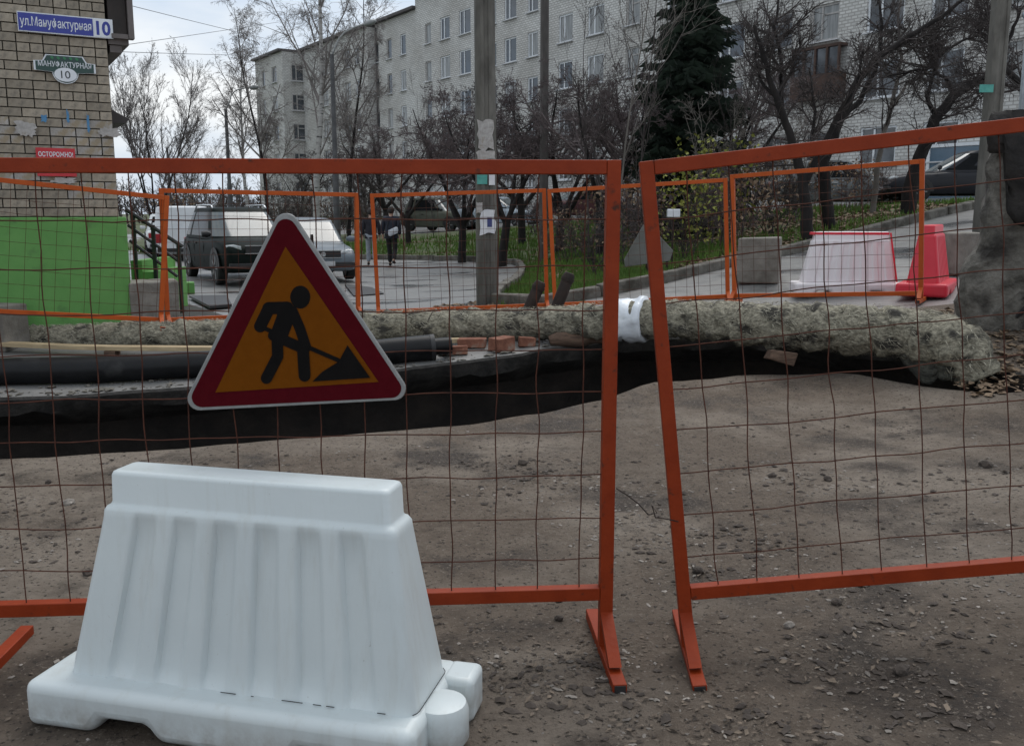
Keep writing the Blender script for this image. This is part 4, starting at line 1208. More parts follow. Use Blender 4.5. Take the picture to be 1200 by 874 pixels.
# broken concrete stub at the right
def ruin():
    prof = [(-.5, -.35), (-.56, .15), (-.50, .50), (-.43, .72), (-.38, .98), (-.37, 1.28), (-.35, 1.52), (-.32, 1.76), (.02, 1.83), (.28, 1.88), (.6, 1.80), (.95, 1.92), (1.25, 1.5), (1.42, .9), (1.45, .3), (1.5, -.35)]
    base = at(1192, 383, 8.95); base.z = terr(base.x, base.y) - .05
    root = thing('broken_wall', 'broken sooty concrete wall stub with a crack beside the insulated pipe end', 'wall', base, R(-27))
    rings = []
    N = 150
    pts = [Vector((x, z)) for x, z in prof]
    per = [0]
    for i in range(len(pts)): per.append(per[-1] + (pts[(i + 1) % len(pts)] - pts[i]).length)
    out = []
    for k in range(N):
        s = per[-1] * k / N
        for i in range(len(pts)):
            if s <= per[i + 1]:
                out.append(pts[i].lerp(pts[(i + 1) % len(pts)], (s - per[i]) / (per[i + 1] - per[i]))); break
    c = Vector((.4, .8))
    def ring(y, sc, am):
        r = []
        for q in out:
            v = c + (q - c) * sc
            p = Vector((v.x, y, v.y))
            p += Vector((noise.noise(p * 3), noise.noise(p * 3 + Vector((5, 5, 5))), noise.noise(p * 3 + Vector((9, 1, 4))))) * am
            p += Vector((noise.noise(p * 11), noise.noise(p * 11 + Vector((5, 5, 5))), noise.noise(p * 11 + Vector((9, 1, 4))))) * am * .4
            r.append(p)
        return r
    for y, sc in ((-.33, .0), (-.35, .25), (-.36, .45), (-.36, .65), (-.35, .82), (-.33, .93), (-.28, .985), (-.2, 1.0), (0, 1.01), (.2, 1.0), (.28, .95), (.33, .6), (.32, 0)):
        rings.append(ring(y, max(sc, .02), .075))
    MB().loft(rings).build('stub', M['ruin'], root, smooth=28)
    # crack
    cr = MB(); q = [(-.02, -.37, .12), (.06, -.4, .22), (.1, -.41, .4), (.22, -.41, .46), (.3, -.42, .6), (.5, -.42, .66), (.7, -.42, .8)]
    cr.tube(q, [.02, .03, .022, .03, .02, .028, .015], 6); cr.build('crack', M['black_trim'], root)
    # earth and moss clinging to its top
    mb = MB(); rr = []
    for k in range(9):
        t = k / 8; x = -.25 + 1.4 * t; h = .13 * math.sin(PI * t) ** .4 + .02
        rr.append([Vector((x, .36 * math.cos(a) + .03 * noise.noise((x * 5, a, 1)), 1.80 + .05 * noise.noise((x * 4, 2, 1)) + h * math.sin(a) * (1 + .5 * noise.noise((x * 5, a * 2, 7))))) for a in [2 * PI * j / 16 for j in range(16)]])
    mb.loft(rr); mb.build('earth_cap', M['clod'], root, smooth=True)
    # torn roofing felt hanging over its upper part
    rings = []
    for i in range(26):
        t = i / 25; x = -.38 + 1.6 * t; r = []
        low = 1.0 + .2 * noise.noise((x * 2.1, 3, 1)) + .15 * noise.noise((x * 7, 3, 1)) - .2 * t
        if x < -.20: low = 1.60 + .06 * noise.noise((x * 19, 3, 1))
        for j in range(12):
            u = j / 11; z = 1.97 + .08 * noise.noise((x * 3, 1, 1)) - (1.97 - low) * u
            r.append(Vector((x + .05 * noise.noise((x * 4, z * 4, 2)), -.44 - .05 * math.sin(PI * u) + .09 * noise.noise((x * 3.3, z * 3.3, 6)) + .04 * noise.noise((x * 9, z * 9, 6)), z + .03 * noise.noise((x * 8, u * 6, 3)))))
        for j in range(6): r.append(Vector((x, -.37 + .75 * (5 - j) / 5 * 0 + .02, low + (1.9 - low) * (j + .5) / 6)))
        rings.append(r)
    MB().loft(rings).build('felt', M['felt'], root, smooth=True)
    return base
RB = ruin()

# brown timber chunk wedged under the insulated pipe
p = at(920, 412, 8.35); mb = MB(); mb.box((0, 0, 0), (.30, .16, .15), Matrix.Rotation(R(12), 3, 'Y'), jit=.045); o = mb.build('timber_chunk', M['log'], bevel=.02); o.location = (p.x, p.y + .15, terr(p.x, p.y) + .17); o.scale = (.8, 1, .75); tag(o, 'brown timber chunk wedged under the insulated pipe at the trench lip', 'wood')
b = MB(); b.bar((.485, -.075, .77), (.575, -.155, .16), .02, .012); b.build('red_edge', M['red_plastic'], bp2)
# ------------------------------------------------------------------ poles, lamps, cables
def square_pole(name, label, px, py, Y, w0, w1, H, m_, lean=0, groove=True):
    p = at(px, py, Y); p.z = terr(p.x, p.y) - .05
    root = thing(name, label, 'pole', p, R(12)); root.rotation_euler = (0, lean, R(10))
    mb = MB(); rings = []
    for k in range(13):
        t = k / 12; w = w0 + (w1 - w0) * t; c = w * .22; z = H * t
        h = w / 2
        rings.append([(-h + c, -h, z), (-h * .25, -h, z), (-h * .18, -h + .02 * groove, z), (h * .18, -h + .02 * groove, z), (h * .25, -h, z), (h - c, -h, z), (h, -h + c, z), (h, h - c, z), (h - c, h, z), (-h + c, h, z), (-h, h - c, z), (-h, -h + c, z)])
    mb.loft(rings); mb.build('shaft', m_, root)
    mb = MB()
    for z in (H * .93, H * .86): mb.box((0, -.05, z), (1.3, .07, .08))
    x = mb.build('crossarm', M['rust'], root)
    mb = MB()
    for z in (H * .93, H * .86):
        for k in (-.6, -.25, .25, .6): mb.tube([(k, -.05, z + .04), (k, -.05, z + .12), (k, -.05, z + .19)], [.03, .045, .02], 8)
    mb.build('insulator', M['sign_white'], x)
    return root, p
up, upb = square_pole('utility_pole', 'stout concrete utility pole pasted with notices at the lawn corner', 571, 357, 13.75, .30, .24, 8.5, M['concrete_dark'], lean=R(-.3))
square_pole('utility_pole', 'slim dark utility pole standing among the bare trees', 637, 262, 26, .23, .19, 9.5, M['pole_dark'], groove=False)
square_pole('utility_pole', 'concrete utility pole with a green plate behind the broken wall stub', 1153, 250, 15.5, .27, .23, 8.5, M['concrete_dark'])
p = at(1156, 104, 15.33); mb = MB(); mb.box((p.x, p.y, p.z), (.22, .012, .12)); tag(mb.build('pole_plate', M['paper_teal'], bevel=.003), 'small green plate on the pole behind the broken wall stub', 'plate')
# notices pasted on the pole
def notice(label, px0, px1, y0, y1, m_, dy=.0, name='pole_notice', ragged=False):
    Y = upb.y - .162 - dy
    a, b_ = at(px0, y0, Y), at(px1, y1, Y)
    n = 10; P = []
    cx, cz = (a.x + b_.x) / 2, (a.z + b_.z) / 2; w, h = b_.x - a.x, a.z - b_.z
    for k in range(16):
        t = 2 * PI * k / 16; c, s = math.cos(t), math.sin(t); e = 1 / max(abs(c), abs(s)) * (rnd(.75, 1.05) if ragged else 1)
        P.append((c * e * w / 2, s * e * h / 2))
    root = thing(name, label, 'notice', (cx, Y, cz), R(4))
    mb = MB(); mb.prism(P, -.002, .012); mb.build('sheet', m_, root)
    return root, w, h
notice('grey weathered paper wrapped round the concrete pole above the fence rail', 559, 579, 140, 176, M['paper_old'], ragged=True)
notice('white torn paper strip on the concrete pole above the fence rail', 558, 582, 176, 187, M['paper_old'], .004, ragged=True)
r_, w, h = notice('teal and white notice on the concrete pole below the rail', 559, 571, 205, 216, M['paper_teal'])
notice('small white notice beside the teal one on the concrete pole', 573, 580, 205, 217, M['paper'])
r_, w, h = notice('large ragged white notice with a dark print on the concrete pole', 562, 581, 245, 276, M['paper'], .002, ragged=True)
mb = MB(); mb.box((w * .12, -.0045, 0), (w * .3, .003, h * .36)); mb.build('print', M['paper_ink'], r_)
notice('small torn white scrap left of the ragged notice on the pole', 558, 566, 237, 250, M['paper_old'], ragged=True)

def lamp_post(label, px, Y, ytop, arm, head, r=.085):
    """arm: pixels of the curved arm; head: pixel of the lamp"""
    b0 = at(px, 260, Y); base = Vector((b0.x, Y, terr(b0.x, Y) - .02))
    top = at(px, ytop, Y); top.x = base.x
    root = thing('street_lamp', label, 'street lamp', base)
    rel(MB().tube([base, base.lerp(top, .45), base.lerp(top, .46), top], [r * 1.35, r * 1.25, r, r * .8], 10).build('post', M['lamp_metal'], root, smooth=45), root)
    pts = [top - Vector((0, 0, .05))] + [at(a, b_, Y) for a, b_ in arm]
    rel(MB().tube(pts, r * .32, 7).build('arm', M['lamp_head'], root, smooth=True), root)
    a, b_ = at(*head[0], Y), at(*head[1], Y)
    d = b_ - a; rings = []
    for t, w, h in ((0, .05, .05), (.15, .13, .09), (.55, .17, .12), (.9, .12, .07), (1, .04, .03)):
        c = a + d * t
        rings.append([c + Vector((0, math.cos(q) * w, math.sin(q) * h)) for q in [2 * PI * k / 10 for k in range(10)]])
    rel(MB().loft(rings).build('lamp_head', M['lamp_head'], root, smooth=60), root)
    return top
lamp_post('dark street lamp with curved arm standing before the far end of the block', 395, 38, 64, [(393.5, 54), (397, 46), (404, 38), (416, 32), (427, 28.5)], ((426, 29), (441, 25)), .1)
lt = lamp_post('street lamp with thin curved arm near the birch trees', 271, 44, 128, [(269.5, 118), (271, 111), (277, 106), (287, 103.5), (294, 103)], ((293, 103.5), (303, 102)), .085)
lamp_post('distant street lamp seen through the bare tree beside the brick house', 201, 68, 175, [(200.5, 168), (203, 162), (209, 158.5), (216, 156.5)], ((215, 157), (225, 154.5)), .1)
# grey bent pipe frame beside the right-hand pole
b0 = at(1188, 240, 12.2); base = Vector((b0.x, 12.2, terr(b0.x, 12.2) - .02)); top = at(1188, 24, 12.2)
gp = thing('galvanised_stand', 'grey galvanised pipe frame with bent top behind the broken wall stub', 'frame', base)
rel(MB().tube([base, Vector((base.x, 12.2, top.z - .12)), Vector((base.x + .03, 12.2, top.z - .03)), top + Vector((.12, 0, .05)), top + Vector((.9, 0, .35))], .045, 8).build('upright', M['galv'], gp, smooth=True), gp)
q = at(1188, 74, 12.2); rel(MB().tube([Vector((base.x, 12.2, q.z)), q + Vector((.9, 0, .3))], .035, 8).build('crossbar', M['galv'], gp, smooth=True), gp)
# overhead cables
def cable(label, a, b_, sag):
    pts = [a.lerp(b_, k / 24) - Vector((0, 0, sag * 4 * (k / 24) * (1 - k / 24))) for k in range(25)]
    tag(MB().tube(pts, .0045, 4).build('overhead_cable', M['cable']), label, 'cable', 'cables over the yard')
w1 = HM @ Vector((.05, .9, PL + 2.5)); w2 = HM @ Vector((.05, .9, PL + 2.2))
cable('highest overhead cable dropping from the brick house to the dark lamp', at(118, -2, 12.6), at(393, 62, 37.9), .05)
cable('middle overhead cable running from the brick house past the birches', at(112, 58, 12.6), at(430, 8, 60), .05)
cable('lowest overhead cable running nearly level from the brick house', at(112, 60, 12.6), at(372, 64, 45), .05)

# ------------------------------------------------------------------ cars
def car(label, loc, heading, colour, L=4.3, W=1.75, H=1.5, suv=False, van=False, lamps='front', group=None, windscreen='car_glass_pale', name='parked_car', plate_text=None):
    """local: x forward, y left; heading = angle of +x in the plan"""
    root = thing(name, label, 'van' if van else 'car', loc, heading, group)
    PT = paint('car_paint', colour, suv)
    hw = W / 2
    wr = .37 if suv else (.33 if van else .31)
    sill = .25 if suv else .22
    belt = H * .60
    hoodz = H * (.60 if suv else .57)
    xf, xr = L / 2, -L / 2
    # lower body: sections along the length  (x, bottom, top, half width)
    if van:
        S = [(xr, .34, belt, .93), (xr + .12, .24, belt, .98), (xr + .9, .22, belt, 1), (.3, .22, belt, 1), (L * .25, .22, belt, 1), (L * .36, .22, hoodz * .98, .99), (xf - .28, .24, hoodz * .86, .95), (xf - .06, .30, hoodz * .70, .86), (xf, .36, hoodz * .55, .80)]
    else:
        S = [(xr, sill + .16, belt * .80, .86), (xr + .06, sill + .06, belt * .97, .93), (xr + .35, sill, belt * 1.0, .98), (-.8, sill - .02, belt, 1), (0, sill - .02, belt * .99, 1), (L * .15, sill - .02, belt * .985, 1), (L * .24, sill - .02, hoodz * .985, .995), (xf - .75, sill, hoodz * .965, .985), (xf - .45, sill + .01, hoodz * .93, .965), (xf - .25, sill + .02, hoodz * .885, .935), (xf - .12, sill + .03, hoodz * .83, .89), (xf - .04, sill + .05, hoodz * .76, .84), (xf, sill + .10, hoodz * .66, .78)]
    rings = []
    for x, z0, z1, w in S:
        w *= hw; h = z1 - z0; r = []
        half = [(0, z0), (w * .80, z0), (w * .95, z0 + h * .07), (w * .99, z0 + h * .25), (w, z0 + h * .52), (w * .985, z0 + h * .74), (w * .955, z0 + h * .90), (w * .89, z0 + h * .985), (w * .6, z1 + .012), (0, z1 + .022)]
        r = [(x, y, z) for y, z in half] + [(x, -y, z) for y, z in half[-2:0:-1]]
        rings.append(r)
    body = MB().loft(rings).build('body', PT, root, smooth=48)
    # cabin: rounded shell, split into roof and pillars, windscreen, side and rear windows
    if van: B = (xr + .08, L * .36, xr + .14, L * .17)
    elif suv: B = (xr + .14, L * .235, xr + .50, L * .045)
    else: B = (xr + .55, L * .235, xr + 1.12, L * .02)
    A0, A1, A2, A3 = B
    b0, b1 = hw * .95, hw * (.86 if van else .74)
    z0, z1 = belt - .04, H - .045
    NP = 64
    def ring_at(t, inset=0, z=None):
        """plan outline at height fraction t"""
        e = t ** 1.15
        x0 = A0 + (A2 - A0) * (t ** 1.5) + inset; x1 = A1 + (A3 - A1) * (t ** (1.05 if not van else 1.1)) - inset
        w = b0 + (b1 - b0) * e - inset * .9
        zz = z if z is not None else z0 + (z1 - z0) * t
        cx, hl = (x0 + x1) / 2, (x1 - x0) / 2
        P = []
        for k in range(NP):
            a = 2 * PI * (k + .5) / NP; c, s_ = math.cos(a), math.sin(a); n_ = 7.0
            rr = (abs(c) ** n_ + abs(s_) ** n_) ** (-1 / n_)
            x, y = c * rr, s_ * rr
            bow = .05 * (1 - y * y)
            P.append((cx + x * hl + (bow if x > .6 else -bow if x < -.6 else 0) * min(1, abs(x)), y * w * (1 - .03 * (x + 1) / 2), zz))
        return P
    NT = 10
    rg = [ring_at(k / NT) for k in range(NT + 1)] + [ring_at(1, .05, H - .026), ring_at(1, .14, H - .010), ring_at(1, .30, H + .002), ring_at(1, .50, H + .008)]
    parts = {k: MB() for k in ('roof', 'windscreen', 'rear_window', 'side_window')}
    for i in range(len(rg) - 1):
        for k in range(NP):
            k2 = (k + 1) % NP
            q = (rg[i][k], rg[i][k2], rg[i + 1][k2], rg[i + 1][k])
            nm = 'roof'
            if i < NT:
                t = (i + .5) / NT; a = 2 * PI * (k + 1) / NP
                cx = sum(p[0] for p in q) / 4; cy = sum(p[1] for p in q) / 4
                x0 = A0 + (A2 - A0) * t; x1 = A1 + (A3 - A1) * t
                f = (cx - x0) / (x1 - x0); wy = abs(cy) / (b0 + (b1 - b0) * t)
                if .08 < t < .92:
                    if f > .94 and wy < .90: nm = 'windscreen'
                    elif f < .06 and wy < .84 and not van: nm = 'rear_window'
                    elif wy > .93 and t < .86 and not van and .10 < f < .90 and not (.27 < f < .31 or .60 < f < .645): nm = 'side_window'
                    elif wy > .93 and van and .74 < f < .92 and t < .86: nm = 'side_window'
            parts[nm].quad(*q)
    top = rg[-1]; parts['roof'].f.append(tuple(range(len(parts['roof'].v), len(parts['roof'].v) + NP))); parts['roof'].v += top; parts['roof'].m.append(0)
    for nm, pm in parts.items():
        if not pm.f: continue
        m_ = {'roof': PT, 'windscreen': M[windscreen], 'rear_window': M['car_glass'], 'side_window': M['car_glass']}[nm]
        if nm == 'side_window':
            for sg_ in (-1, 1):
                h = MB()
                for f in pm.f:
                    ps = [pm.v[q] for q in f]
                    if ps[0][1] * sg_ > 0: h.quad(*ps)
                o = h.build(nm, m_, root)
        else: o = pm.build(nm, m_, root)
    for o in root.children:
        if o.name.split('.')[0] in parts:
            bm = bmesh.new(); bm.from_mesh(o.data); bmesh.ops.remove_doubles(bm, verts=bm.verts, dist=.0005); bmesh.ops.recalc_face_normals(bm, faces=bm.faces); bm.to_mesh(o.data); bm.free()
            o.data.polygons.foreach_set('use_smooth', [True] * len(o.data.polygons)); o.data.set_sharp_from_angle(angle=R(42))
    # wheels
    wm = [None]
    tyre = MB(); rim = MB()
    def lathe(mb, prof, n=22):
        rings = []
        for y, r in prof: rings.append([(r * math.cos(a), y, r * math.sin(a)) for a in [2 * PI * k / n for k in range(n)]])
        mb.loft(rings)
    lathe(tyre, [(-.10, wr * .70), (-.105, wr * .92), (-.08, wr), (.08, wr), (.105, wr * .92), (.10, wr * .70)])
    lathe(rim, [(-.085, .03), (-.095, wr * .2), (-.07, wr * .3), (-.075, wr * .66), (-.10, wr * .69), (.10, wr * .69)])
    for k in range(5):
        a = 2 * PI * k / 5; rim.box((math.cos(a) * wr * .45, -.088, math.sin(a) * wr * .45), (wr * .5, .03, wr * .15), Matrix.Rotation(-a, 3, 'Y'))
    tm, rm = tyre.mesh('tyre', M['tyre'], 40), rim.mesh('rim', M['rim'], 40)
    xa = xf - .80; xb = xr + .78
    for x in (xa, xb):
        for s in (-1, 1):
            Mx = Matrix.Translation((x, s * (hw - .10), wr)) @ (Matrix.Identity(4) if s < 0 else Matrix.Rotation(PI, 4, 'Z'))
            o = place(tm, 'wheel', root, Mx); place(rm, 'rim', o)
            a = MB(); n = 14; inn = []; ou = []
            pts_o = [(x + (wr + .085) * math.cos(PI * k / n), s * (hw + .003), wr + (wr + .075) * math.sin(PI * k / n)) for k in range(n + 1)]
            pts_i = [(x + (wr * .5) * math.cos(PI * k / n), s * (hw + .003), wr + (wr * .5) * math.sin(PI * k / n)) for k in range(n + 1)]
            for k in range(n): a.quad(pts_o[k], pts_o[k + 1], pts_i[k + 1], pts_i[k])
            a.build('wheel_arch', M['black_trim'], root)
    # front: lamps, grille, bumper, plate
    hz = hoodz * .77
    fx = xf - .045
    for s in (-1, 1):
        m_ = MB(); rings = []
        for t, e in ((0, .75), (.5, 1), (1, .6)):
            c = Vector((fx - .02 - .16 * t, s * (hw * .56 + hw * .30 * t), hz + .02 + .03 * t))
            rings.append([c + Vector((.035 * math.cos(q), 0, .075 * e * math.sin(q))) for q in [2 * PI * k / 10 for k in range(10)]])
        m_.loft(rings); m_.build('headlight', M['headlight'], root, smooth=60)
        m_ = MB(); m_.box((xr + .05, s * hw * .80, belt * (.80 if not van else .7)), (.14, .16, .30 if suv or van else .18)); m_.build('tail_light', M['tail_red'], root, bevel=.02)
        m_ = MB(); rings = []
        for t, e in ((0, .5), (.4, 1), (1, .8)):
            rings.append([(A1 - .10 + .05 * math.cos(q) * e, s * (hw * .93 + .20 * t), belt + .08 + .075 * e * math.sin(q)) for q in [2 * PI * k / 8 for k in range(8)]])
        m_.loft(rings); m_.build('mirror', PT if not suv else M['black_trim'], root, smooth=60)
        # door seams and handles
        for f in (.34, .02, -.28):
            m_ = MB(); m_.box((A0 + (A1 - A0) * (f + .45), s * (hw * .992 + .002), (sill + belt) / 2 + .05), (.012, .012, (belt - sill) * .62)); m_.build('door_seam', M['black_trim'], root)
        for f in (.52, .24): m_ = MB(); m_.box((A0 + (A1 - A0) * f, s * (hw * .975 + .012), belt * .86), (.16, .025, .03)); m_.build('door_handle', M['chrome'] if not suv else M['black_trim'], root)
    m_ = MB(); m_.box((fx + .035, 0, hz + .0), (.05, hw * .95, .15)); gr = m_.build('grille', M['black_trim'], root, bevel=.015)
    m_ = MB(); m_.box((fx + .055, 0, hz + .082), (.03, hw * .98, .022)); m_.box((fx + .055, 0, hz - .082), (.03, hw * .98, .018)); m_.tube([(fx + .06, 0, hz), (fx + .075, 0, hz)], .055, 14); m_.build('badge', M['chrome'], gr)
    m_ = MB(); m_.box((fx + .02, 0, sill + .19), (.12, hw * 1.70, .10)); m_.build('bumper_strip', M['black_trim'], root, bevel=.02)
    m_ = MB(); m_.box((fx + .088, 0, sill + .21), (.012, .52, .11)); m_.build('number_plate', M['plate'], root)
    m_ = MB(); m_.box((xr - .006, 0, belt * .55), (.02, .52, .11)); m_.build('number_plate', M['plate'], root)
    m_ = MB(); m_.box((xr + .03, 0, sill + .15), (.12, hw * 1.7, .12)); m_.build('rear_bumper', M['black_trim'], root, bevel=.02)
    if suv:
        m_ = MB()
        for s in (-1, 1): m_.tube([(A2 + .1, s * b1 * .9, H - .03), (A2 + .25, s * b1 * .9, H + .05), (A3 - .2, s * b1 * .9, H + .05), (A3 - .02, s * b1 * .9, H - .03)], .02, 6)
        m_.build('roof_rail', M['chrome'], root, smooth=True)
    return root
def head(px0, y0, px1, y1):
    a, b_ = on_ground(px0, y0), on_ground(px1, y1); return math.atan2(b_.y - a.y, b_.x - a.x)
def gpt(x, y): return Vector((x, y, terr(x, y)))
car('dark green-grey SUV with roof rails parked beside the silver car', gpt(-6.42, 22.3), R(-60), (.009, .013, .012), 4.5, 1.84, 1.68, suv=True)
car('silver hatchback with dark bumper parked beside the dark SUV', gpt(-5.12, 23.7), R(-68), (.14, .165, .19), 4.1, 1.72, 1.47)
car('white delivery van standing behind the dark SUV', gpt(-11.4, 33), R(108), (.62, .64, .66), 4.6, 1.9, 1.78, van=True, name='delivery_van')
car('white car with red tail lights seen from behind beyond the stair railing', gpt(-13.2, 36.5), R(112), (.58, .60, .60), 4.3, 1.75, 1.5)
p = at(517, 270, 50); car('olive grey SUV parked on the rise behind the lawn', gpt(p.x, 50), R(-40), (.10, .105, .085), 4.5, 1.85, 1.75, suv=True)
p = at(680, 262, 44); car('dark red car parked before the apartment block behind the shrubs', gpt(p.x, 44), R(-150), (.06, .022, .024), 4.3, 1.75, 1.48)
p = at(588, 262, 47); car('pale blue-grey car parked before the apartment block between tree trunks', gpt(p.x, 47), R(-30), (.30, .35, .40), 4.3, 1.75, 1.48)
p = at(985, 228, 29.5); car('grey car with red tail lights parked behind the right-hand trees', gpt(p.x, 29.5), R(-15), (.14, .15, .155), 4.3, 1.75, 1.48)
p = at(1128, 236, 27.5); car('black sedan parked by the apartment block beside the broken wall stub', gpt(p.x, 27.5), R(172), (.016, .017, .022), 4.5, 1.78, 1.46)

# ------------------------------------------------------------------ two people walking away
def skin_mesh(name, verts, edges, radii, m_, parent, sub=2, root=0):
    me = bpy.data.meshes.new(name); me.from_pydata([tuple(v) for v in verts], edges, []); me.materials.append(m_)
    o = bpy.data.objects.new(name, me); COL.objects.link(o); o.parent = parent
    md = o.modifiers.new('skin', 'SKIN'); md.use_smooth_shade = True
    sv = me.skin_vertices[0].data
    for i, r in enumerate(radii):
        sv[i].radius = r if isinstance(r, tuple) else (r, r); sv[i].use_root = (i == root)
    s = o.modifiers.new('sub', 'SUBSURF'); s.levels = sub; s.render_levels = sub
    return o
def person(label, loc, rz, h, coat, legs, stride, arm, bag=None, hood=False):
    """local: walks along +y; figure modelled at 1.70 m, scaled"""
    root = thing('person', label, 'person', loc, rz); k = h / 1.70; root.scale = (k, k, k)
    s = stride
    hipL, hipR = Vector((-.09, 0, .90)), Vector((.09, 0, .90))
    kneeL, kneeR = Vector((-.095, .16 * s, .50)), Vector((.095, .0 * s + .03, .49))
    ankL, ankR = Vector((-.10, .22 * s, .09)), Vector((.10, -.26 * s, .13 + .06 * s))
    toeL, toeR = ankL + Vector((-.015, .17, -.045)), ankR + Vector((.015, .13, -.09))
    # the whole body: one continuous skin
    V = [(0, 0, .95), (0, .0, 1.12), (0, .0, 1.32), (0, .01, 1.43), (0, .02, 1.50), (0, .025, 1.585), (0, .02, 1.66),
         hipL, kneeL, ankL, toeL, hipR, kneeR, ankR, toeR,
         (-.18, 0, 1.40), Vector(arm[0]), Vector(arm[1]), Vector(arm[1]) + Vector((0, .02, -.08)), (.18, 0, 1.40), Vector(arm[2]), Vector(arm[3]), Vector(arm[3]) + Vector((0, .02, -.08))]
    E = [(0, 1), (1, 2), (2, 3), (3, 4), (4, 5), (5, 6), (0, 7), (7, 8), (8, 9), (9, 10), (0, 11), (11, 12), (12, 13), (13, 14), (2, 15), (15, 16), (16, 17), (17, 18), (2, 19), (19, 20), (20, 21), (21, 22)]
    Rd = [(.15, .11), (.13, .095), (.15, .10), (.065, .06), (.055, .055), (.082, .095), (.06, .07), .085, .058, .04, .035, .085, .058, .04, .035, .06, .045, .034, .03, .06, .045, .034, .03]
    skin_mesh('body', V, E, Rd, M['skin'], root)
    # trousers
    V2 = [(0, 0, .96), hipL, kneeL, ankL + Vector((0, 0, .0)), hipR, kneeR, ankR]
    skin_mesh('trousers', V2, [(0, 1), (1, 2), (2, 3), (0, 4), (4, 5), (5, 6)], [(.165, .125), .10, .077, .068, .10, .077, .068], legs, root)
    # coat with sleeves, hem below the hips
    V3 = [(0, 0, .86), (0, 0, 1.0), (0, 0, 1.18), (0, .0, 1.34), (0, .01, 1.44), (-.19, 0, 1.40), Vector(arm[0]), Vector(arm[1]), (.19, 0, 1.40), Vector(arm[2]), Vector(arm[3])]
    skin_mesh('coat', V3, [(0, 1), (1, 2), (2, 3), (3, 4), (3, 5), (5, 6), (6, 7), (3, 8), (8, 9), (9, 10)], [(.205, .165), (.20, .155), (.185, .14), (.18, .13), (.085, .08), .082, .068, .058, .082, .068, .058], coat, root, root=1)
    # shoes
    for a, t in ((ankL, toeL), (ankR, toeR)):
        skin_mesh('shoe', [a + Vector((0, -.04, -.045)), a.lerp(t, .5) + Vector((0, 0, -.022)), t], [(0, 1), (1, 2)], [(.048, .045), (.047, .042), (.04, .03)], M['black_cloth'], root, root=0)
    # hair / cap
    bm = bmesh.new(); bmesh.ops.create_icosphere(bm, subdivisions=3, radius=1)
    for v in bm.verts:
        c = v.co; f = 1 + .05 * noise.noise(c * 3)
        z = c.z * .125 * f; y = c.y * .118 * f
        if c.y > .35 and c.z < .35: y *= .62; f *= .9
        if c.z < -.5: z *= .85
        v.co = Vector((c.x * .098 * f, y + .005, z + 1.635))
    me = bpy.data.meshes.new('hair'); bm.to_mesh(me); bm.free(); me.materials.append(M['hair']); me.polygons.foreach_set('use_smooth', [True] * len(me.polygons))
    place(me, 'hair', root)
    # nose and ears
    mb = MB(); mb.tube([(0, .115, 1.62), (0, .14, 1.595), (0, .118, 1.585)], [.008, .017, .014], 6); mb.build('nose', M['skin'], root, smooth=True)
    # hands with fingers
    for e, sg_ in ((Vector(arm[1]), -1), (Vector(arm[3]), 1)):
        mb = MB(); w = e + Vector((0, .015, -.05))
        mb.box(w + Vector((0, 0, -.03)), (.03, .075, .085))
        for j in range(4):
            b_ = w + Vector((0, -.028 + .019 * j, -.07)); ln = (.06, .072, .068, .055)[j]
            mb.tube([b_, b_ + Vector((-sg_ * .004, 0, -ln * .5)), b_ + Vector((-sg_ * .018, .002, -ln))], [.0095, .009, .007], 6)
        mb.tube([w + Vector((0, .035, -.02)), w + Vector((-sg_ * .01, .055, -.05)), w + Vector((-sg_ * .015, .055, -.08))], [.011, .010, .008], 6)
        mb.build('hand', M['skin'], root, smooth=60)
    return root
pz = gpt(-4.25, 28.6)
person('person in dark coat and pale grey trousers walking away along the road', pz, R(6), 1.66, M['dark_coat'], M['grey_cloth'], .55, [(-.25, -.03, 1.16), (-.27, .02, .92), (.25, -.03, 1.16), (.26, .03, .92)])
pz2 = gpt(-3.56, 28.0)
person('person in navy jacket and black trousers walking away with a pale bag', pz2, R(-4), 1.70, M['navy'], M['black_cloth'], 1.05, [(-.26, .0, 1.16), (-.27, .08, .93), (.25, -.06, 1.15), (.24, .02, .92)])
bg = thing('shoulder_bag', 'pale shoulder bag on the back of the walking person in navy', 'bag', pz2 + Vector((.05, -.21, 1.02)), R(-4))
mb = MB(); rings = []
for t, w in ((-.5, .6), (-.42, .9), (0, 1), (.4, .95), (.5, .6)):
    rings.append([(w * .15 * math.cos(q) + .03, .06 * w * math.sin(q), t * .2 + .04 * math.cos(q)) for q in [2 * PI * k / 14 for k in range(14)]])
mb.loft(rings); mb.build('pouch', M['bag'], bg, smooth=50)
mb = MB(); mb.tube([(.16, .05, .08), (.20, .12, .25), (.12, .17, .42), (0.0, .16, .45), (-.13, .07, .28), (-.14, .03, .08)], .012, 5); mb.build('strap', M['black_cloth'], bg, smooth=True)

# ------------------------------------------------------------------ back of a triangular road sign by the lawn
p = at(757, 300, 15.2); base = Vector((p.x, 15.2, terr(p.x, 15.2)))
rs = thing('fallen_sign', 'grey back of a triangular road sign leaning among the shrubs on the lawn', 'sign', base)
tri = [(x * .8, z * .84) for x, z in ((-.42, .05), (.48, .16), (.55, .36), (.12, .80), (.02, .86), (-.06, .84), (-.44, .18))]
rel(MB().prism(tri, -.02, .01, lambda x, y, z: base + Vector((x, y + z * .12, z + .12))).build('plate', M['grey_sheet'], rs, bevel=.008), rs)
m_ = MB(); m_.tube([base + Vector((.05, .12, -.1)), base + Vector((.0, .16, 1.02))], .025, 7); m_.tube([base + Vector((.36, .1, -.1)), base + Vector((.36, .12, .4))], .02, 6); rel(m_.build('stake', M['rust'], rs), rs)
p = at(789, 250, 16.5); m_ = MB(); z0 = terr(p.x, 16.5)
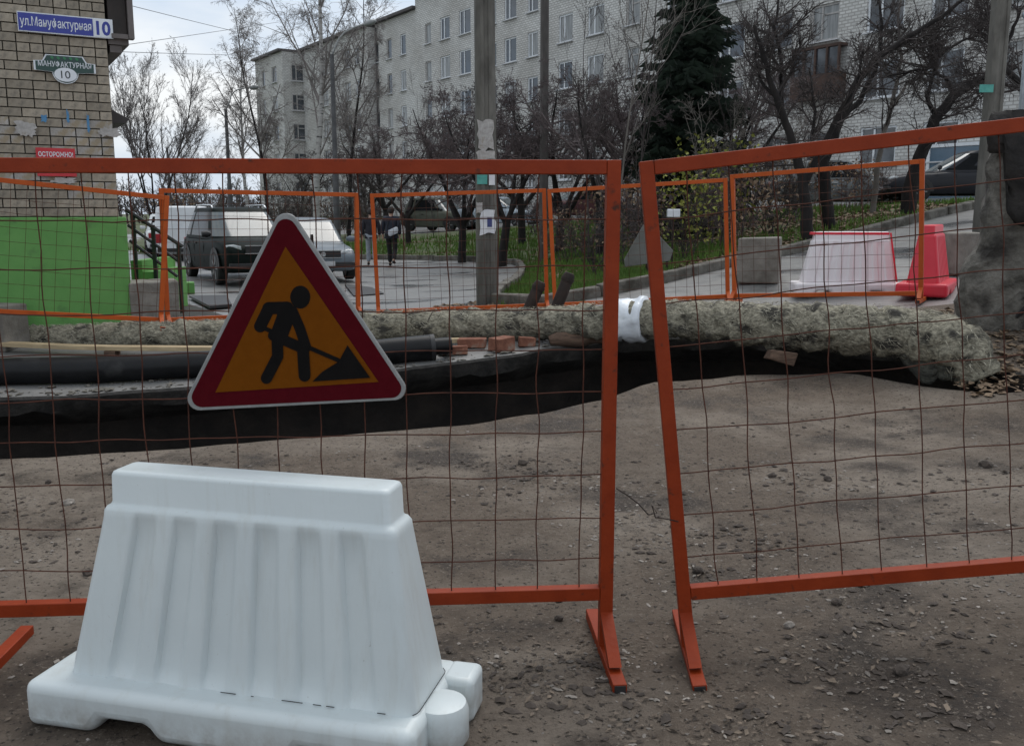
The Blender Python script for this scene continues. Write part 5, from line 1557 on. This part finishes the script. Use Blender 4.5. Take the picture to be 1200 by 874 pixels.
mr = thing('white_box', 'small white box on a stake among the lawn shrubs', 'box', (p.x, 16.5, z0))
m_.tube([(0, 0, -.05), (0, 0, p.z - z0)], .018, 6); m_.build('stake', M['rust'], mr)
m_ = MB(); m_.box((0, -.02, p.z - z0), (.22, .10, .14)); m_.build('box', M['sign_white'], mr, bevel=.015)
# ------------------------------------------------------------------ bare trees
def vrand(): return Vector((random.gauss(0, 1), random.gauss(0, 1), random.gauss(0, 1))).normalized()
def limb(mb, p, d, L, r0, r1, n, wob, trop, sides):
    pts = [p.copy()]; ds = [d.copy()]
    for i in range(n):
        d = (d + vrand() * wob + Vector((0, 0, trop))).normalized()
        p = p + d * (L / n); pts.append(p.copy()); ds.append(d.copy())
    rad = [r0 + (r1 - r0) * (k / n) for k in range(n + 1)]
    mb.tube(pts, rad, sides, cap=False)
    return pts, ds, rad
def twigs(mb, pts, ds, rad, lvl, P, L):
    if lvl >= P['levels']: return
    cnt = P['n'][lvl]; cnt = max(1, int(cnt * rnd(.75, 1.25)))
    for _ in range(cnt):
        t = P['from'][lvl] + (1 - P['from'][lvl]) * random.random()
        k = min(int(t * (len(pts) - 1)), len(pts) - 2); f = t * (len(pts) - 1) - k
        p = pts[k].lerp(pts[k + 1], f); d = ds[k + 1]; r = rad[k] + (rad[k + 1] - rad[k]) * f
        ax = vrand(); ax = (ax - d * ax.dot(d))
        if ax.length < .05: continue
        ax.normalize(); a = R(rnd(*P['ang'][lvl]))
        nd = (d * math.cos(a) + ax * math.sin(a)).normalized()
        if P.get('flat') and nd.z < -.2: nd.z *= .3; nd.normalize()
        l = L * P['ratio'][lvl] * rnd(.6, 1.15) * (1 - .45 * t)
        rr = max(min(r * .72, P['rmax'][lvl]), P['rmin'])
        q = limb(mb, p, nd, l, rr, max(rr * .35, P['rmin'] * .7), P['seg'][lvl], P['wob'][lvl], P['trop'][lvl], 4 if rr > .02 else 3)
        twigs(mb, *q, lvl + 1, P, l)
BASE = dict(levels=4, n=[9, 7, 6, 4], ratio=[.55, .5, .5, .5], ang=[(28, 60), (25, 60), (25, 65), (25, 65)], rmax=[.05, .025, .012, .008], rmin=.0045, seg=[6, 5, 4, 3], wob=[.16, .2, .22, .2], trop=[.05, .03, .02, 0])
BASE['from'] = [.3, .2, .15, .1]
def mk(**kw): d = dict(BASE); d.update(kw); return d
ORCHARD = mk(levels=4, n=[8, 8, 8, 6], ratio=[.62, .55, .55, .55], ang=[(40, 80), (30, 75), (30, 75), (30, 70)], wob=[.28, .3, .3, .25], trop=[.02, .03, .03, .02], rmax=[.07, .03, .013, .008], rmin=.005)
BIRCH = mk(levels=4, n=[24, 10, 8, 6], ratio=[.34, .45, .62, .65], ang=[(30, 50), (25, 55), (30, 70), (20, 60)], trop=[.10, .0, -.12, -.22], wob=[.1, .14, .14, .1], rmax=[.045, .02, .009, .006], rmin=.0042)
BIRCH['from'] = [.25, .2, .15, .1]
UPRIGHT = mk(levels=4, n=[15, 10, 8, 5], ratio=[.5, .55, .6, .6], ang=[(20, 45), (20, 45), (20, 50), (20, 50)], trop=[.12, .1, .06, .02], wob=[.1, .14, .16, .15])
SHRUB = mk(levels=3, n=[7, 7, 5], ratio=[.5, .5, .5], ang=[(20, 55), (25, 60), (25, 65)], rmax=[.012, .008, .006], rmin=.0045, seg=[5, 4, 3], wob=[.2, .22, .2], trop=[.05, .03, .01])
SHRUB['from'] = [.2, .15, .1]

def tree_meshes(H, r, P, mt, mc, forks=0, lean=(0, 0), trunk_wob=.06, seed=1, fork_h=.3, forktop=1.0):
    random.seed(seed)
    T, C = MB(), MB()
    if forks == 0:
        q = limb(T, Vector((0, 0, -.1)), Vector((lean[0], lean[1], 1)).normalized(), H, r, r * .12, 14, trunk_wob, .06, 8)
        twigs(C, *q, 0, P, H)
    else:
        h0 = H * fork_h
        q = limb(T, Vector((0, 0, -.1)), Vector((lean[0], lean[1], 1)).normalized(), h0, r, r * .8, 5, trunk_wob, .05, 8)
        for k in range(forks):
            a = 2 * PI * k / forks + rnd(-.5, .5); sp = rnd(.45, .95) * forktop
            d = Vector((math.cos(a) * sp, math.sin(a) * sp, 1)).normalized()
            q2 = limb(T, q[0][-1] - Vector((0, 0, rnd(0, h0 * .25))), d, (H - h0) * rnd(.8, 1.1), r * .62, r * .08, 9, .13, .05, 6)
            twigs(C, *q2, 0, P, (H - h0) * .95)
    return T.mesh('trunk', mt, True, fix=False), C.mesh('crown', mc, False, fix=False)
def tree(label, loc, meshes, rz=0, sc=1, name='bare_tree', group=None, cat='tree'):
    root = thing(name, label, cat, loc, rz, group); root.scale = (sc, sc, sc)
    place(meshes[0], 'trunk', root); place(meshes[1], 'crown', root)
    return root
def at_g(px, Y):
    x = (px - 600) / FOCAL * Y * _CP
    return Vector((x, Y, terr(x, Y) - .02))
bA = tree_meshes(14.5, .17, BIRCH, M['birch'], M['birch_twig'], seed=3, lean=(-.06, 0))
bB = tree_meshes(10.5, .09, BIRCH, M['bark'], M['birch_twig'], seed=5)
tree('tall birch with pale trunk and fine drooping twigs before the block', at_g(372, 42), bA, name='birch_tree')
tree('slender dark-stemmed birch left of the tall pale birch', at_g(314, 44), bB, 1.0, name='birch_tree')
tree('slim birch rising behind the curved dark street lamp', at_g(408, 47), bB, 3.3, 1.15, name='birch_tree')
tree('loose birch growing behind the thin-armed street lamp', at_g(292, 52), bA, 2.0, .72, name='birch_tree')
uA = tree_meshes(7.2, .075, mk(levels=4, n=[16, 10, 7, 4], ratio=[.5, .5, .5, .55], ang=[(20, 42), (20, 42), (20, 48), (20, 50)], trop=[.12, .1, .06, .03], wob=[.1, .13, .15, .15], rmin=.0032, rmax=[.03, .014, .008, .005]), M['bark'], M['twig_far'], forks=5, seed=8, fork_h=.18, forktop=.75)
tree('bare spreading tree standing just behind the brick house corner', at_g(178, 37), uA, .4)
tree('smaller bare tree beside the distant street lamp', at_g(222, 56), uA, 2.2, .8)
oA = tree_meshes(5.2, .15, ORCHARD, M['bark'], M['twig_red'], forks=4, seed=12, fork_h=.28)
oB = tree_meshes(5.0, .13, ORCHARD, M['bark'], M['twig'], forks=3, seed=17, fork_h=.3)
oC = tree_meshes(5.6, .14, ORCHARD, M['bark'], M['twig_red'], forks=5, seed=23, fork_h=.22)
spots = [(455, 43, oA, 0.2, 1.0, 'crooked bare tree behind the walking people'), (478, 37, oB, 1.3, .95, 'small crooked tree between the people and the olive SUV'),
         (541, 30, oC, 2.4, 1.0, 'crooked bare tree whose trunk hides the olive SUV bonnet'), (588, 27, oA, 4.1, .95, 'crooked bare tree just behind the notice-covered pole'),
         (612, 33, oB, 5.0, 1.15, 'dark trunked tree between the two utility poles'), (655, 28, oC, .9, 1.0, 'crooked bare tree beside the slim utility pole'),
         (704, 23, oA, 2.0, .85, 'bushy bare tree behind the gap between the near panels'), (735, 31, oB, 3.6, 1.1, 'tangled bare tree left of the spruce'),
         (430, 50, oC, 3.0, .95, 'bare tree at the foot of the curved street lamp'), (355, 52, oB, .5, 1.0, 'bare tree behind the silver car roof'),
         (858, 27, oC, 1.2, .9, 'bare tree with tangled twigs right behind the spruce'), (765, 27, oA, 5.2, .95, 'reddish bare tree just behind the spruce')]
for px, Y, ms, rz, sc, lab in spots: tree(lab, at_g(px, Y), ms, rz, sc)
THIN = mk(levels=3, n=[14, 7, 5], ratio=[.42, .5, .5], ang=[(18, 40), (20, 45), (20, 50)], trop=[.14, .1, .06], wob=[.1, .14, .16], rmax=[.010, .007, .005], rmin=.0035, seg=[6, 5, 4])
THIN['from'] = [.3, .2, .1]
sA_ = tree_meshes(6.8, .024, THIN, M['twig_light'], M['twig_light'], seed=31, trunk_wob=.05)
sB_ = tree_meshes(6.0, .022, THIN, M['twig'], M['twig'], seed=33, trunk_wob=.06)
for px, Y, ms, rz, sc, lab in ((722, 17.5, sA_, 0, 1, 'tall thin sapling rising over the gap between the near panels'), (745, 19.5, sB_, 1, 1.1, 'thin dark sapling just left of the spruce'),
                               (846, 19, sB_, 2, .8, 'dark leaning sapling in front of the spruce'), (870, 20.5, sB_, 3, 1.1, 'thin dark sapling right of the spruce'),
                               (690, 21, sB_, 4, 1, 'thin sapling between the slim pole and the near panel post'), (508, 41, sB_, 5, 1.05, 'thin sapling before the olive SUV')):
    tree(lab, at_g(px, Y), ms, rz, sc, name='sapling')

# trees at the right whose limbs the photo shows clearly
def limb_tree(label, Y, limbs, P, mt, mc, seed, Lt=1.6):
    """limbs: list of (pixel polyline, r0, r1, depth drift); the first is the trunk"""
    random.seed(seed)
    p0 = limbs[0][0][0]; b0 = at_g(p0[0], Y)
    root = thing('bare_tree', label, 'tree', b0)
    T, C = MB(), MB()
    for poly, r0, r1, dr in limbs:
        pts = []
        for k in range(len(poly) - 1):
            n = 4
            for j in range(n):
                t = j / n; px = poly[k][0] + (poly[k + 1][0] - poly[k][0]) * t; py = poly[k][1] + (poly[k + 1][1] - poly[k][1]) * t
                pts.append(at(px, py, Y + dr * (k + t) / (len(poly) - 1)) + vrand() * .02)
        pts.append(at(*poly[-1], Y + dr))
        if poly is limbs[0][0]: pts.insert(0, Vector((pts[0].x, pts[0].y, min(b0.z, pts[0].z) - .1)))
        ds = [(pts[min(i + 1, len(pts) - 1)] - pts[max(i - 1, 0)]).normalized() for i in range(len(pts))]
        rad = [r0 + (r1 - r0) * i / (len(pts) - 1) for i in range(len(pts))]
        T.tube(pts, rad, 8, cap=False)
        k0 = len(pts) // 3
        twigs(C, pts[k0:], ds[k0:], rad[k0:], 0, P, Lt)
    rel(T.build('trunk', mt, root, smooth=True, fix=False), root); rel(C.build('crown', mc, root, fix=False), root)
LT = mk(levels=3, n=[16, 9, 7], ratio=[.75, .6, .55], ang=[(30, 80), (30, 75), (30, 70)], rmax=[.022, .011, .007], rmin=.0038, seg=[6, 5, 4], wob=[.22, .25, .25], trop=[.04, .03, .02])
LT['from'] = [.05, .1, .1]
limb_tree('dark forked tree with a kinked trunk behind the pale concrete block', 17.5,
          [([(948, 292), (945, 250), (940, 205), (928, 165), (912, 122), (898, 78), (884, 30)], .13, .03, 0), ([(928, 165), (915, 130), (916, 80), (908, 30), (915, -20)], .06, .015, .6), ([(942, 215), (962, 175), (985, 130), (1004, 100), (1012, 60)], .07, .02, -.4), ([(908, 112), (892, 96), (884, 70), (888, 40)], .035, .01, .3)],
          LT, M['bark'], M['twig'], 41)
limb_tree('dark tree with long limbs arching over towards the utility pole', 19.5,
          [([(975, 285), (968, 230), (966, 190), (985, 140), (1002, 100), (1024, 72), (1064, 44), (1105, 20), (1140, -10)], .14, .03, -.5), ([(985, 140), (1008, 118), (1025, 84), (1034, 40), (1030, -10)], .07, .02, .5), ([(1018, 78), (1050, 55), (1085, 42), (1130, 30)], .04, .012, .2), ([(968, 225), (950, 180), (955, 130), (948, 80)], .06, .015, .8)],
          LT, M['bark'], M['twig'], 43)
limb_tree('thick leaning tree before the shop window of the block', 20.5,
          [([(1062, 262), (1066, 225), (1078, 185), (1095, 142), (1118, 112), (1146, 96), (1190, 78)], .19, .06, -.5), ([(1096, 140), (1086, 112), (1096, 82), (1090, 55), (1108, 30)], .055, .015, .4), ([(1118, 112), (1108, 92), (1092, 80), (1060, 85), (1030, 92)], .045, .012, -.4), ([(1090, 75), (1120, 52), (1146, 40), (1150, 10)], .035, .01, .2)],
          LT, M['bark'], M['twig'], 47)
limb_tree('pale grey slim tree between the dark arching tree and the leaning tree', 22,
          [([(1020, 262), (1026, 215), (1034, 165), (1046, 120), (1056, 70), (1052, 20), (1058, -20)], .08, .02, 0), ([(1042, 130), (1062, 100), (1090, 84), (1130, 72)], .04, .012, .3)],
          LT, M['twig_light'], M['twig'], 49)
limb_tree('bare tree whose branches reach across behind the galvanised pipe frame', 16.5,
          [([(1230, 250), (1222, 180), (1210, 110), (1180, 84), (1168, 68), (1186, 40), (1196, 10)], .10, .02, 0), ([(1208, 110), (1170, 96), (1140, 92)], .035, .01, .2), ([(1170, 66), (1165, 40), (1172, 0)], .03, .01, .2)],
          LT, M['bark'], M['twig'], 53)

# ------------------------------------------------------------------ spruce
def spruce(label, loc, H, Rm, seed):
    random.seed(seed)
    root = thing('spruce_tree', label, 'tree', loc)
    T = MB(); T.tube([(0, 0, -.1), (0, 0, H * .5), (0, 0, H)], [.17, .1, .01], 8); T.build('trunk', M['bark'], root, smooth=True)
    C = MB(); z = .5
    while z < H - .15:
        f = 1 - z / H; n = int(8 + 7 * f)
        for k in range(n):
            a = rnd(0, 2 * PI); L = Rm * (f ** .8) * rnd(.6, 1.15) * min(1, .6 + z / 2.5)
            d = Vector((math.cos(a), math.sin(a), 0)); s = Vector((-d.y, d.x, 0))
            p = Vector((0, 0, z + rnd(-.15, .15))); m = max(4, int(L / .13)); pts = []
            for j in range(m + 1):
                t = j / m; pts.append(p + d * L * t + Vector((0, 0, -.35 * L * t + .28 * L * t * t)))
            C.tube(pts[::2] if len(pts) > 4 else pts, .012, 3, cap=False)
            for j in range(1, m + 1):
                w = .34 * (1 - .55 * j / m) + .06
                for sg_ in (-1, 1):
                    for q in range(2):
                        o = pts[j] + Vector((0, 0, rnd(-.04, .04)))
                        e = o + (s * sg_ * rnd(.5, 1.1) + d * rnd(.3, .9)).normalized() * w * rnd(.7, 1.2) + Vector((0, 0, -w * rnd(.15, .6)))
                        u = Vector((0, 0, .05)) + d * .02
                        C.quad(o + u, o - u, e - u * .25, e + u * .25)
        z += .16
    C.build('crown', M['spruce'], root, fix=False)
spruce('dark green spruce standing between the bare trees before the block', at_g(804, 22.5), 9.0, 1.55, 61)

# ------------------------------------------------------------------ shrubs
def shrub_mesh(n, H, spread, m_, seed, P=SHRUB):
    random.seed(seed); C = MB()
    for _ in range(n):
        a = rnd(0, 2 * PI); sp = rnd(.05, spread)
        q = limb(C, Vector((rnd(-.18, .18), rnd(-.18, .18), -.05)), Vector((math.cos(a) * sp, math.sin(a) * sp, 1)).normalized(), H * rnd(.6, 1.1), .012, .005, 7, .12, .03, 4)
        twigs(C, *q, 0, P, H * .75)
    return C.mesh('branches', m_, False, fix=False)
def leaf_cloud(n, H, rad, m_, seed, size=.05):
    random.seed(seed); C = MB()
    for _ in range(n):
        a = rnd(0, 2 * PI); r = rad * math.sqrt(random.random()); p = Vector((r * math.cos(a), r * math.sin(a), H * rnd(.25, 1)))
        u = vrand() * size; v = u.cross(vrand()).normalized() * size * .6
        C.quad(p, p + u + v, p + u * 2, p + u - v)
    return C.mesh('leaves', m_, False, fix=False)
sh1 = shrub_mesh(9, 2.1, .7, M['twig_red'], 71); sh2 = shrub_mesh(11, 1.7, .9, M['twig'], 73); sh3 = shrub_mesh(8, 2.6, .6, M['twig_light'], 79)
lf1 = leaf_cloud(420, 1.9, .75, M['leaf_green'], 81); lf2 = leaf_cloud(320, 1.5, .8, M['leaf_brown'], 83)
def shrub(label, px, Y, br, lf=None, rz=0, sc=1, group=None):
    r_ = thing('shrub', label, 'shrub', at_g(px, Y), rz, group); r_.scale = (sc, sc, sc)
    place(br, 'branches', r_)
    if lf: place(lf, 'leaves', r_)
for i, (px, Y, br, lf, sc, lab) in enumerate([
    (700, 17, sh2, None, .8, 'low bare shrub right behind the taller rusty stub'), (742, 19, sh1, lf2, 1, 'brownish shrub behind the grey triangular sign back'),
    (838, 19.5, sh3, lf1, 1.15, 'yellow-green leafed shrub before the spruce'), (808, 17.5, sh2, lf1, .85, 'leafy low shrub beside the white box on a stake'),
    (862, 18.5, sh1, lf2, 1, 'brown-leafed shrub behind the far panel post pair'), (905, 19.5, sh2, lf2, 1.1, 'dense brown shrub behind the pale concrete block'),
    (930, 22, sh3, None, 1, 'bare pale shrub behind the kinked dark tree'), (1000, 23.5, sh1, lf2, .8, 'brown shrub beside the grey parked car'),
    (885, 24, sh1, None, 1.3, 'tall reddish shrub right of the spruce foot'), (770, 23, sh3, lf2, 1.2, 'tangled shrub left of the spruce foot'),
    (668, 24, sh1, lf2, .9, 'reddish shrub before the dark red car'), (625, 36, sh2, None, 1.2, 'bare shrub at the foot of the dark trunked tree'),
    (720, 27, sh1, lf2, 1.2, 'shrub with brown leaves behind the tall thin sapling')]):
    shrub(lab, px, Y, br, lf, i * 1.3, sc)
for i in range(17):                                 # thicket along the end of the road
    px = 205 + i * 14 + rnd(-5, 5); Y = 47 + rnd(-3, 10)
    shrub(('reddish shrub with brown leaves in the thicket behind the parked cars', 'dark leafless shrub in the thicket behind the parked cars', 'pale tall leafless shrub in the thicket behind the parked cars')[i % 3], px, Y, (sh1, sh2, sh3)[i % 3], lf2 if i % 3 == 0 else None, i, rnd(1.1, 1.6), 'thicket behind the parked cars')
for i in range(7):
    shrub(('dark leafless shrub of the hedge before the far end of the block', 'reddish leafless shrub of the hedge before the far end of the block', 'pale leafless shrub of the hedge before the far end of the block')[i % 3], 395 + i * 34 + rnd(-8, 8), 56 + rnd(-4, 6), (sh2, sh1, sh3)[i % 3], None, i * 2.1, rnd(1.2, 1.7), 'hedge before the block')
# far-off wood at the horizon
random.seed(5); C = MB()
for _ in range(260):
    x = rnd(-95, -26); y = 120 + rnd(0, 30); z = terr(x, y); h = rnd(2.5, 5.5)
    q = limb(C, Vector((x, y, z)), Vector((rnd(-.15, .15), 0, 1)), h, .10, .03, 4, .15, .03, 3); twigs(C, *q, 0, mk(levels=2, n=[12, 7], rmin=.025, rmax=[.05, .035], ratio=[.5, .5], seg=[4, 3]), h)
stuff(C.build('far_wood', M['twig'], fix=False), 'far-off bare wood along the horizon', 'wood')

# ------------------------------------------------------------------ grass, leaves, pebbles
random.seed(21); G = MB(); n = 0
while n < 60000:
    t = random.random(); y = 13.2 * (40 / 13.2) ** (t ** 1.15); x = rnd(-.42, .58) * y
    if not inside(x, y, LAWN): n += .25; continue
    dens = .5 + noise.noise((x * .45, y * .45, 2)) - (.62 if x > 2.2 + (y - 13) * .18 else 0)
    n += 1
    if random.random() > dens + .42: continue
    z = terr(x, y); h = rnd(.05, .13) * (1 + y / 50); w = .006 + y * .0007
    a = rnd(0, PI); u = Vector((math.cos(a) * w, math.sin(a) * w, 0)); tip = Vector((rnd(-.04, .04), rnd(-.04, .04), h)); b_ = Vector((x, y, z - .01))
    G.v += [tuple(b_ - u), tuple(b_ + u), tuple(b_ + tip)]; k = len(G.v); G.f.append((k - 3, k - 2, k - 1)); G.m.append(0)
stuff(G.build('grass', M['grass'], fix=False), 'short green autumn grass on the lawn', 'grass')
def leaves(count, region, size, m_, name, label, mask=None, seed=3):
    random.seed(seed); C = MB(); n = 0; tries = 0
    while n < count and tries < count * 12:
        tries += 1
        x, y = region()
        if mask and not mask(x, y): continue
        n += 1
        s = rnd(*size); z = terr(x, y) + .004; a = rnd(0, 2 * PI); d = Vector((math.cos(a), math.sin(a), rnd(-.1, .25))) * s; v = Vector((-math.sin(a), math.cos(a), rnd(-.3, .3))) * s * .55
        p = Vector((x, y, z + abs(v.z)))
        C.quad(p - d, p + v * .9 + Vector((0, 0, s * rnd(0, .5))), p + d, p - v)
    return stuff(C.build(name, m_, fix=False), label, 'leaves')
def lawn_reg():
    y = 13 + 17 * random.random() ** 1.5; return rnd(-.05, .6) * y, y
leaves(19000, lawn_reg, (.03, .075), M['leaf_brown'], 'fallen_leaves', 'brown fallen leaves scattered over the lawn', lambda x, y: inside(x, y, LAWN) and random.random() < .42 + .5 * noise.noise((x * .5, y * .5, 8)) + (.35 if x > 2.2 else -.15), 5)
leaves(2600, lambda: (rnd(3.7, 6.5), rnd(7.3, 9.8)), (.02, .06), M['leaf_brown'], 'fallen_leaves', 'brown leaf litter beside the broken wall stub', None, 6)
leaves(500, lambda: (rnd(-1.2, .6), rnd(12.3, 14.2)), (.03, .06), M['leaf_brown'], 'fallen_leaves', 'brown leaves gathered round the foot of the utility pole', lambda x, y: not inside(x, y, LAWN), 7)
leaves(700, lambda: (rnd(-4, 4.5), rnd(1.6, 8.2)), (.005, .015), M['leaf_wet'], 'trodden_leaves', 'small trodden leaves lying about the dirt yard', lambda x, y: y < y_near(x) - .1 and random.random() < .5 + .9 * noise.noise((x * .8, y * .8, 4)), 8)
leaves(300, lambda: (rnd(-.15, .85), rnd(2.3, 3.3)), (.005, .014), M['leaf_wet'], 'trodden_leaves', 'wet leaves gathered between the feet of the two near panels', lambda x, y: random.random() < .45 + noise.noise((x * 2.5, y * 2.5, 4)), 9)
OCT = [(1, 0, 0), (0, 1, 0), (-1, 0, 0), (0, -1, 0), (0, 0, .75), (0, 0, -.6), (.6, .6, .35), (-.6, .6, .3), (-.6, -.6, .35), (.6, -.6, .3)]
OF = [(0, 6, 4), (6, 1, 4), (1, 7, 4), (7, 2, 4), (2, 8, 4), (8, 3, 4), (3, 9, 4), (9, 0, 4), (0, 6, 5), (6, 1, 5), (1, 7, 5), (7, 2, 5), (2, 8, 5), (8, 3, 5), (3, 9, 5), (9, 0, 5)]
def pebbles(count, size, m_, name, label, f, seed, xr=(-4.3, 4.8), yr=(1.7, 8.4)):
    random.seed(seed); C = MB(); n = 0; tr = 0
    while n < count and tr < count * 15:
        tr += 1
        y = yr[0] + (yr[1] - yr[0]) * random.random() ** 1.1; x = rnd(max(xr[0], -.62 * y - .4), min(xr[1], .62 * y + .4))
        if y > y_near(x) - .06 or random.random() > f(x, y): continue
        n += 1
        s = size[0] + (size[1] - size[0]) * random.random() ** 4; z = terr(x, y) + s * .12; k = len(C.v); a = rnd(0, 6)
        sx, sy, sz = s * rnd(.8, 1.7), s * rnd(.5, 1), s * rnd(.25, .65); ca, sa = math.cos(a), math.sin(a)
        for q in OCT:
            j = rnd(.75, 1.2); X, Y_ = q[0] * sx * j, q[1] * sy * j
            C.v.append((x + X * ca - Y_ * sa, y + X * sa + Y_ * ca, z + q[2] * sz * j))
        for t in OF: C.f.append(tuple(k + i for i in t)); C.m.append(0)
    return stuff(C.build(name, m_, fix=False), label, 'pebbles')
pebbles(5200, (.002, .013), M['gravel'], 'gravel', 'small pale gravel strewn over the dirt yard', lambda x, y: .12 + 1.5 * noise.noise((x * .9, y * .9, 12)) + .5 * noise.noise((x * 3, y * 3, 2)), 31)
pebbles(4200, (.002, .019), M['clod'], 'mud_clods', 'dark mud clods strewn over the dirt yard', lambda x, y: .06 + 1.6 * noise.noise((x * .8, y * .8, 22)) + .6 * noise.noise((x * 3, y * 3, 5)), 32)
# larger single stones
def stone(label, px, py, s, m_, seed):
    p = on_ground(px, py); random.seed(seed)
    bm = bmesh.new(); bmesh.ops.create_icosphere(bm, subdivisions=2, radius=1)
    for v in bm.verts:
        c = v.co.copy(); f = 1 + .35 * noise.noise(c * 1.3 + Vector((seed, 0, 0))) + .15 * noise.noise(c * 3.5 + Vector((0, seed, 0)))
        v.co = Vector((c.x * s * 1.15, c.y * s * .9, c.z * s * .72)) * f
    me = bpy.data.meshes.new('stone'); bm.to_mesh(me); bm.free(); me.materials.append(m_)
    o = place(me, 'stone', None); o.location = (p.x, p.y, terr(p.x, p.y) + s * .4); o.rotation_euler = (0, 0, seed)
    tag(o, label, 'stone')
for i, (px, py, s, m_, lab) in enumerate([
    (80, 592, .030, 'stone', 'pale rounded stone on the dirt left of the white barrier'), (103, 676, .022, 'clod', 'dark stone close to the left end of the white barrier'),
    (655, 727, .017, 'clod', 'dark square stone under the upright panel near its post'), (655, 706, .015, 'clod', 'small dark stone just below the upright panel bottom rail'),
    (57, 567, .02, 'clod', 'dark clod behind the pale rounded stone'), (1155, 548, .034, 'clod', 'flat dark stone seen through the tilted panel'),
    (905, 560, .026, 'clod', 'dark stone among gravel behind the tilted panel'), (970, 565, .026, 'clod', 'small cluster stone on the dirt behind the tilted panel middle'),
    (818, 672, .024, 'clod', 'dark stone at the tilted panel lower left corner'), (1055, 792, .026, 'clod', 'dark clod on the mud in front of the tilted panel'),
    (980, 708, .022, 'clod', 'dark clod just below the tilted panel bottom rail'), (612, 545, .03, 'clod', 'dark clod behind the upright panel near its post'),
    (925, 735, .020, 'stone', 'flat pale stone in front of the tilted panel')]):
    stone(lab, px, py, s, M[m_], i + 1.0)

# drifts of grit, clods and leaf scraps where the photo shows them
DRIFT = [(600, 790, 1.0), (625, 805, 1.1), (690, 795, .9), (700, 770, .6), (735, 850, .7), (990, 715, 1.2), (1040, 728, 1.0), (1110, 745, .8), (950, 775, 1.0), (1010, 785, 1.0), (1055, 795, .7), (818, 680, .7), (862, 632, 1.1), (905, 640, 1.1), (780, 640, .8), (765, 610, .6),
         (900, 560, 1.2), (960, 565, 1.2), (1000, 572, 1.0), (850, 545, .9), (640, 560, 1.0), (700, 565, .9), (560, 578, .9), (610, 545, .9), (540, 545, .7), (40, 640, .8), (60, 600, .8), (20, 590, .7), (160, 545, .7), (1140, 560, .9), (1085, 600, .8), (880, 850, .8), (1120, 840, .9), (1000, 850, .9)]
def drift(kind, n, size, m_, label, seed):
    random.seed(seed); C = MB()
    for px, py, w in DRIFT:
        c = on_ground(px, py); sg = .11 * w * (c.y / 3.4) ** .7
        for _ in range(int(n * w)):
            x, y = random.gauss(c.x, sg * 1.5), random.gauss(c.y, sg)
            if y > y_near(x) - .1: continue
            s = size[0] + (size[1] - size[0]) * random.random() ** 3; z = terr(x, y); a = rnd(0, 2 * PI)
            if kind == 'leaf':
                d = Vector((math.cos(a), math.sin(a), rnd(-.1, .4))) * s; v = Vector((-math.sin(a), math.cos(a), rnd(-.4, .4))) * s * rnd(.3, .6); p = Vector((x, y, z + .003 + abs(v.z) + abs(d.z)))
                C.quad(p - d, p + v + Vector((0, 0, s * rnd(0, .4))), p + d, p - v)
            else:
                k = len(C.v); sx, sy, sz = s * rnd(.8, 1.7), s * rnd(.5, 1), s * rnd(.3, .7); ca, sa = math.cos(a), math.sin(a)
                for q in OCT:
                    j = rnd(.7, 1.25); X, Y_ = q[0] * sx * j, q[1] * sy * j
                    C.v.append((x + X * ca - Y_ * sa, y + X * sa + Y_ * ca, z + s * .12 + q[2] * sz * j))
                for t in OF: C.f.append(tuple(k + i for i in t)); C.m.append(0)
    name = {'leaf': 'leaf_scraps', 'clod': 'mud_crumbs', 'grit': 'grit'}[kind]
    stuff(C.build(name, m_, fix=False), label, 'litter')
drift('leaf', 26, (.006, .022), M['leaf_wet'], 'drifts of leaf scraps on the trodden dirt', 91)
drift('clod', 46, (.003, .024), M['clod'], 'drifts of dark mud crumbs on the trodden dirt', 92)
drift('grit', 40, (.002, .014), M['gravel'], 'drifts of pale grit on the trodden dirt', 93)

# broken asphalt crumbs along the trench's far lip
random.seed(97); C = MB()
for _ in range(420):
    x = rnd(-5.2, 2.2); y = y_far(x) + .03 + .45 * random.random() ** 2; s = .008 + .045 * random.random() ** 3
    if y < y_far(x) + s * 1.2: y = y_far(x) + s * 1.2
    z = terr(x, y); k = len(C.v); a = rnd(0, 6); sx, sy, sz = s * rnd(.8, 1.6), s * rnd(.6, 1), s * rnd(.35, .8); ca, sa = math.cos(a), math.sin(a)
    for q in OCT:
        j = rnd(.7, 1.25); X, Y_ = q[0] * sx * j, q[1] * sy * j
        C.v.append((x + X * ca - Y_ * sa, y + X * sa + Y_ * ca, z + s * .15 + q[2] * sz * j))
    for t in OF: C.f.append(tuple(k + i for i in t)); C.m.append(0)
stuff(C.build('rubble', M['kerb'], fix=False), 'crumbs of broken asphalt along the far lip of the trench', 'rubble')
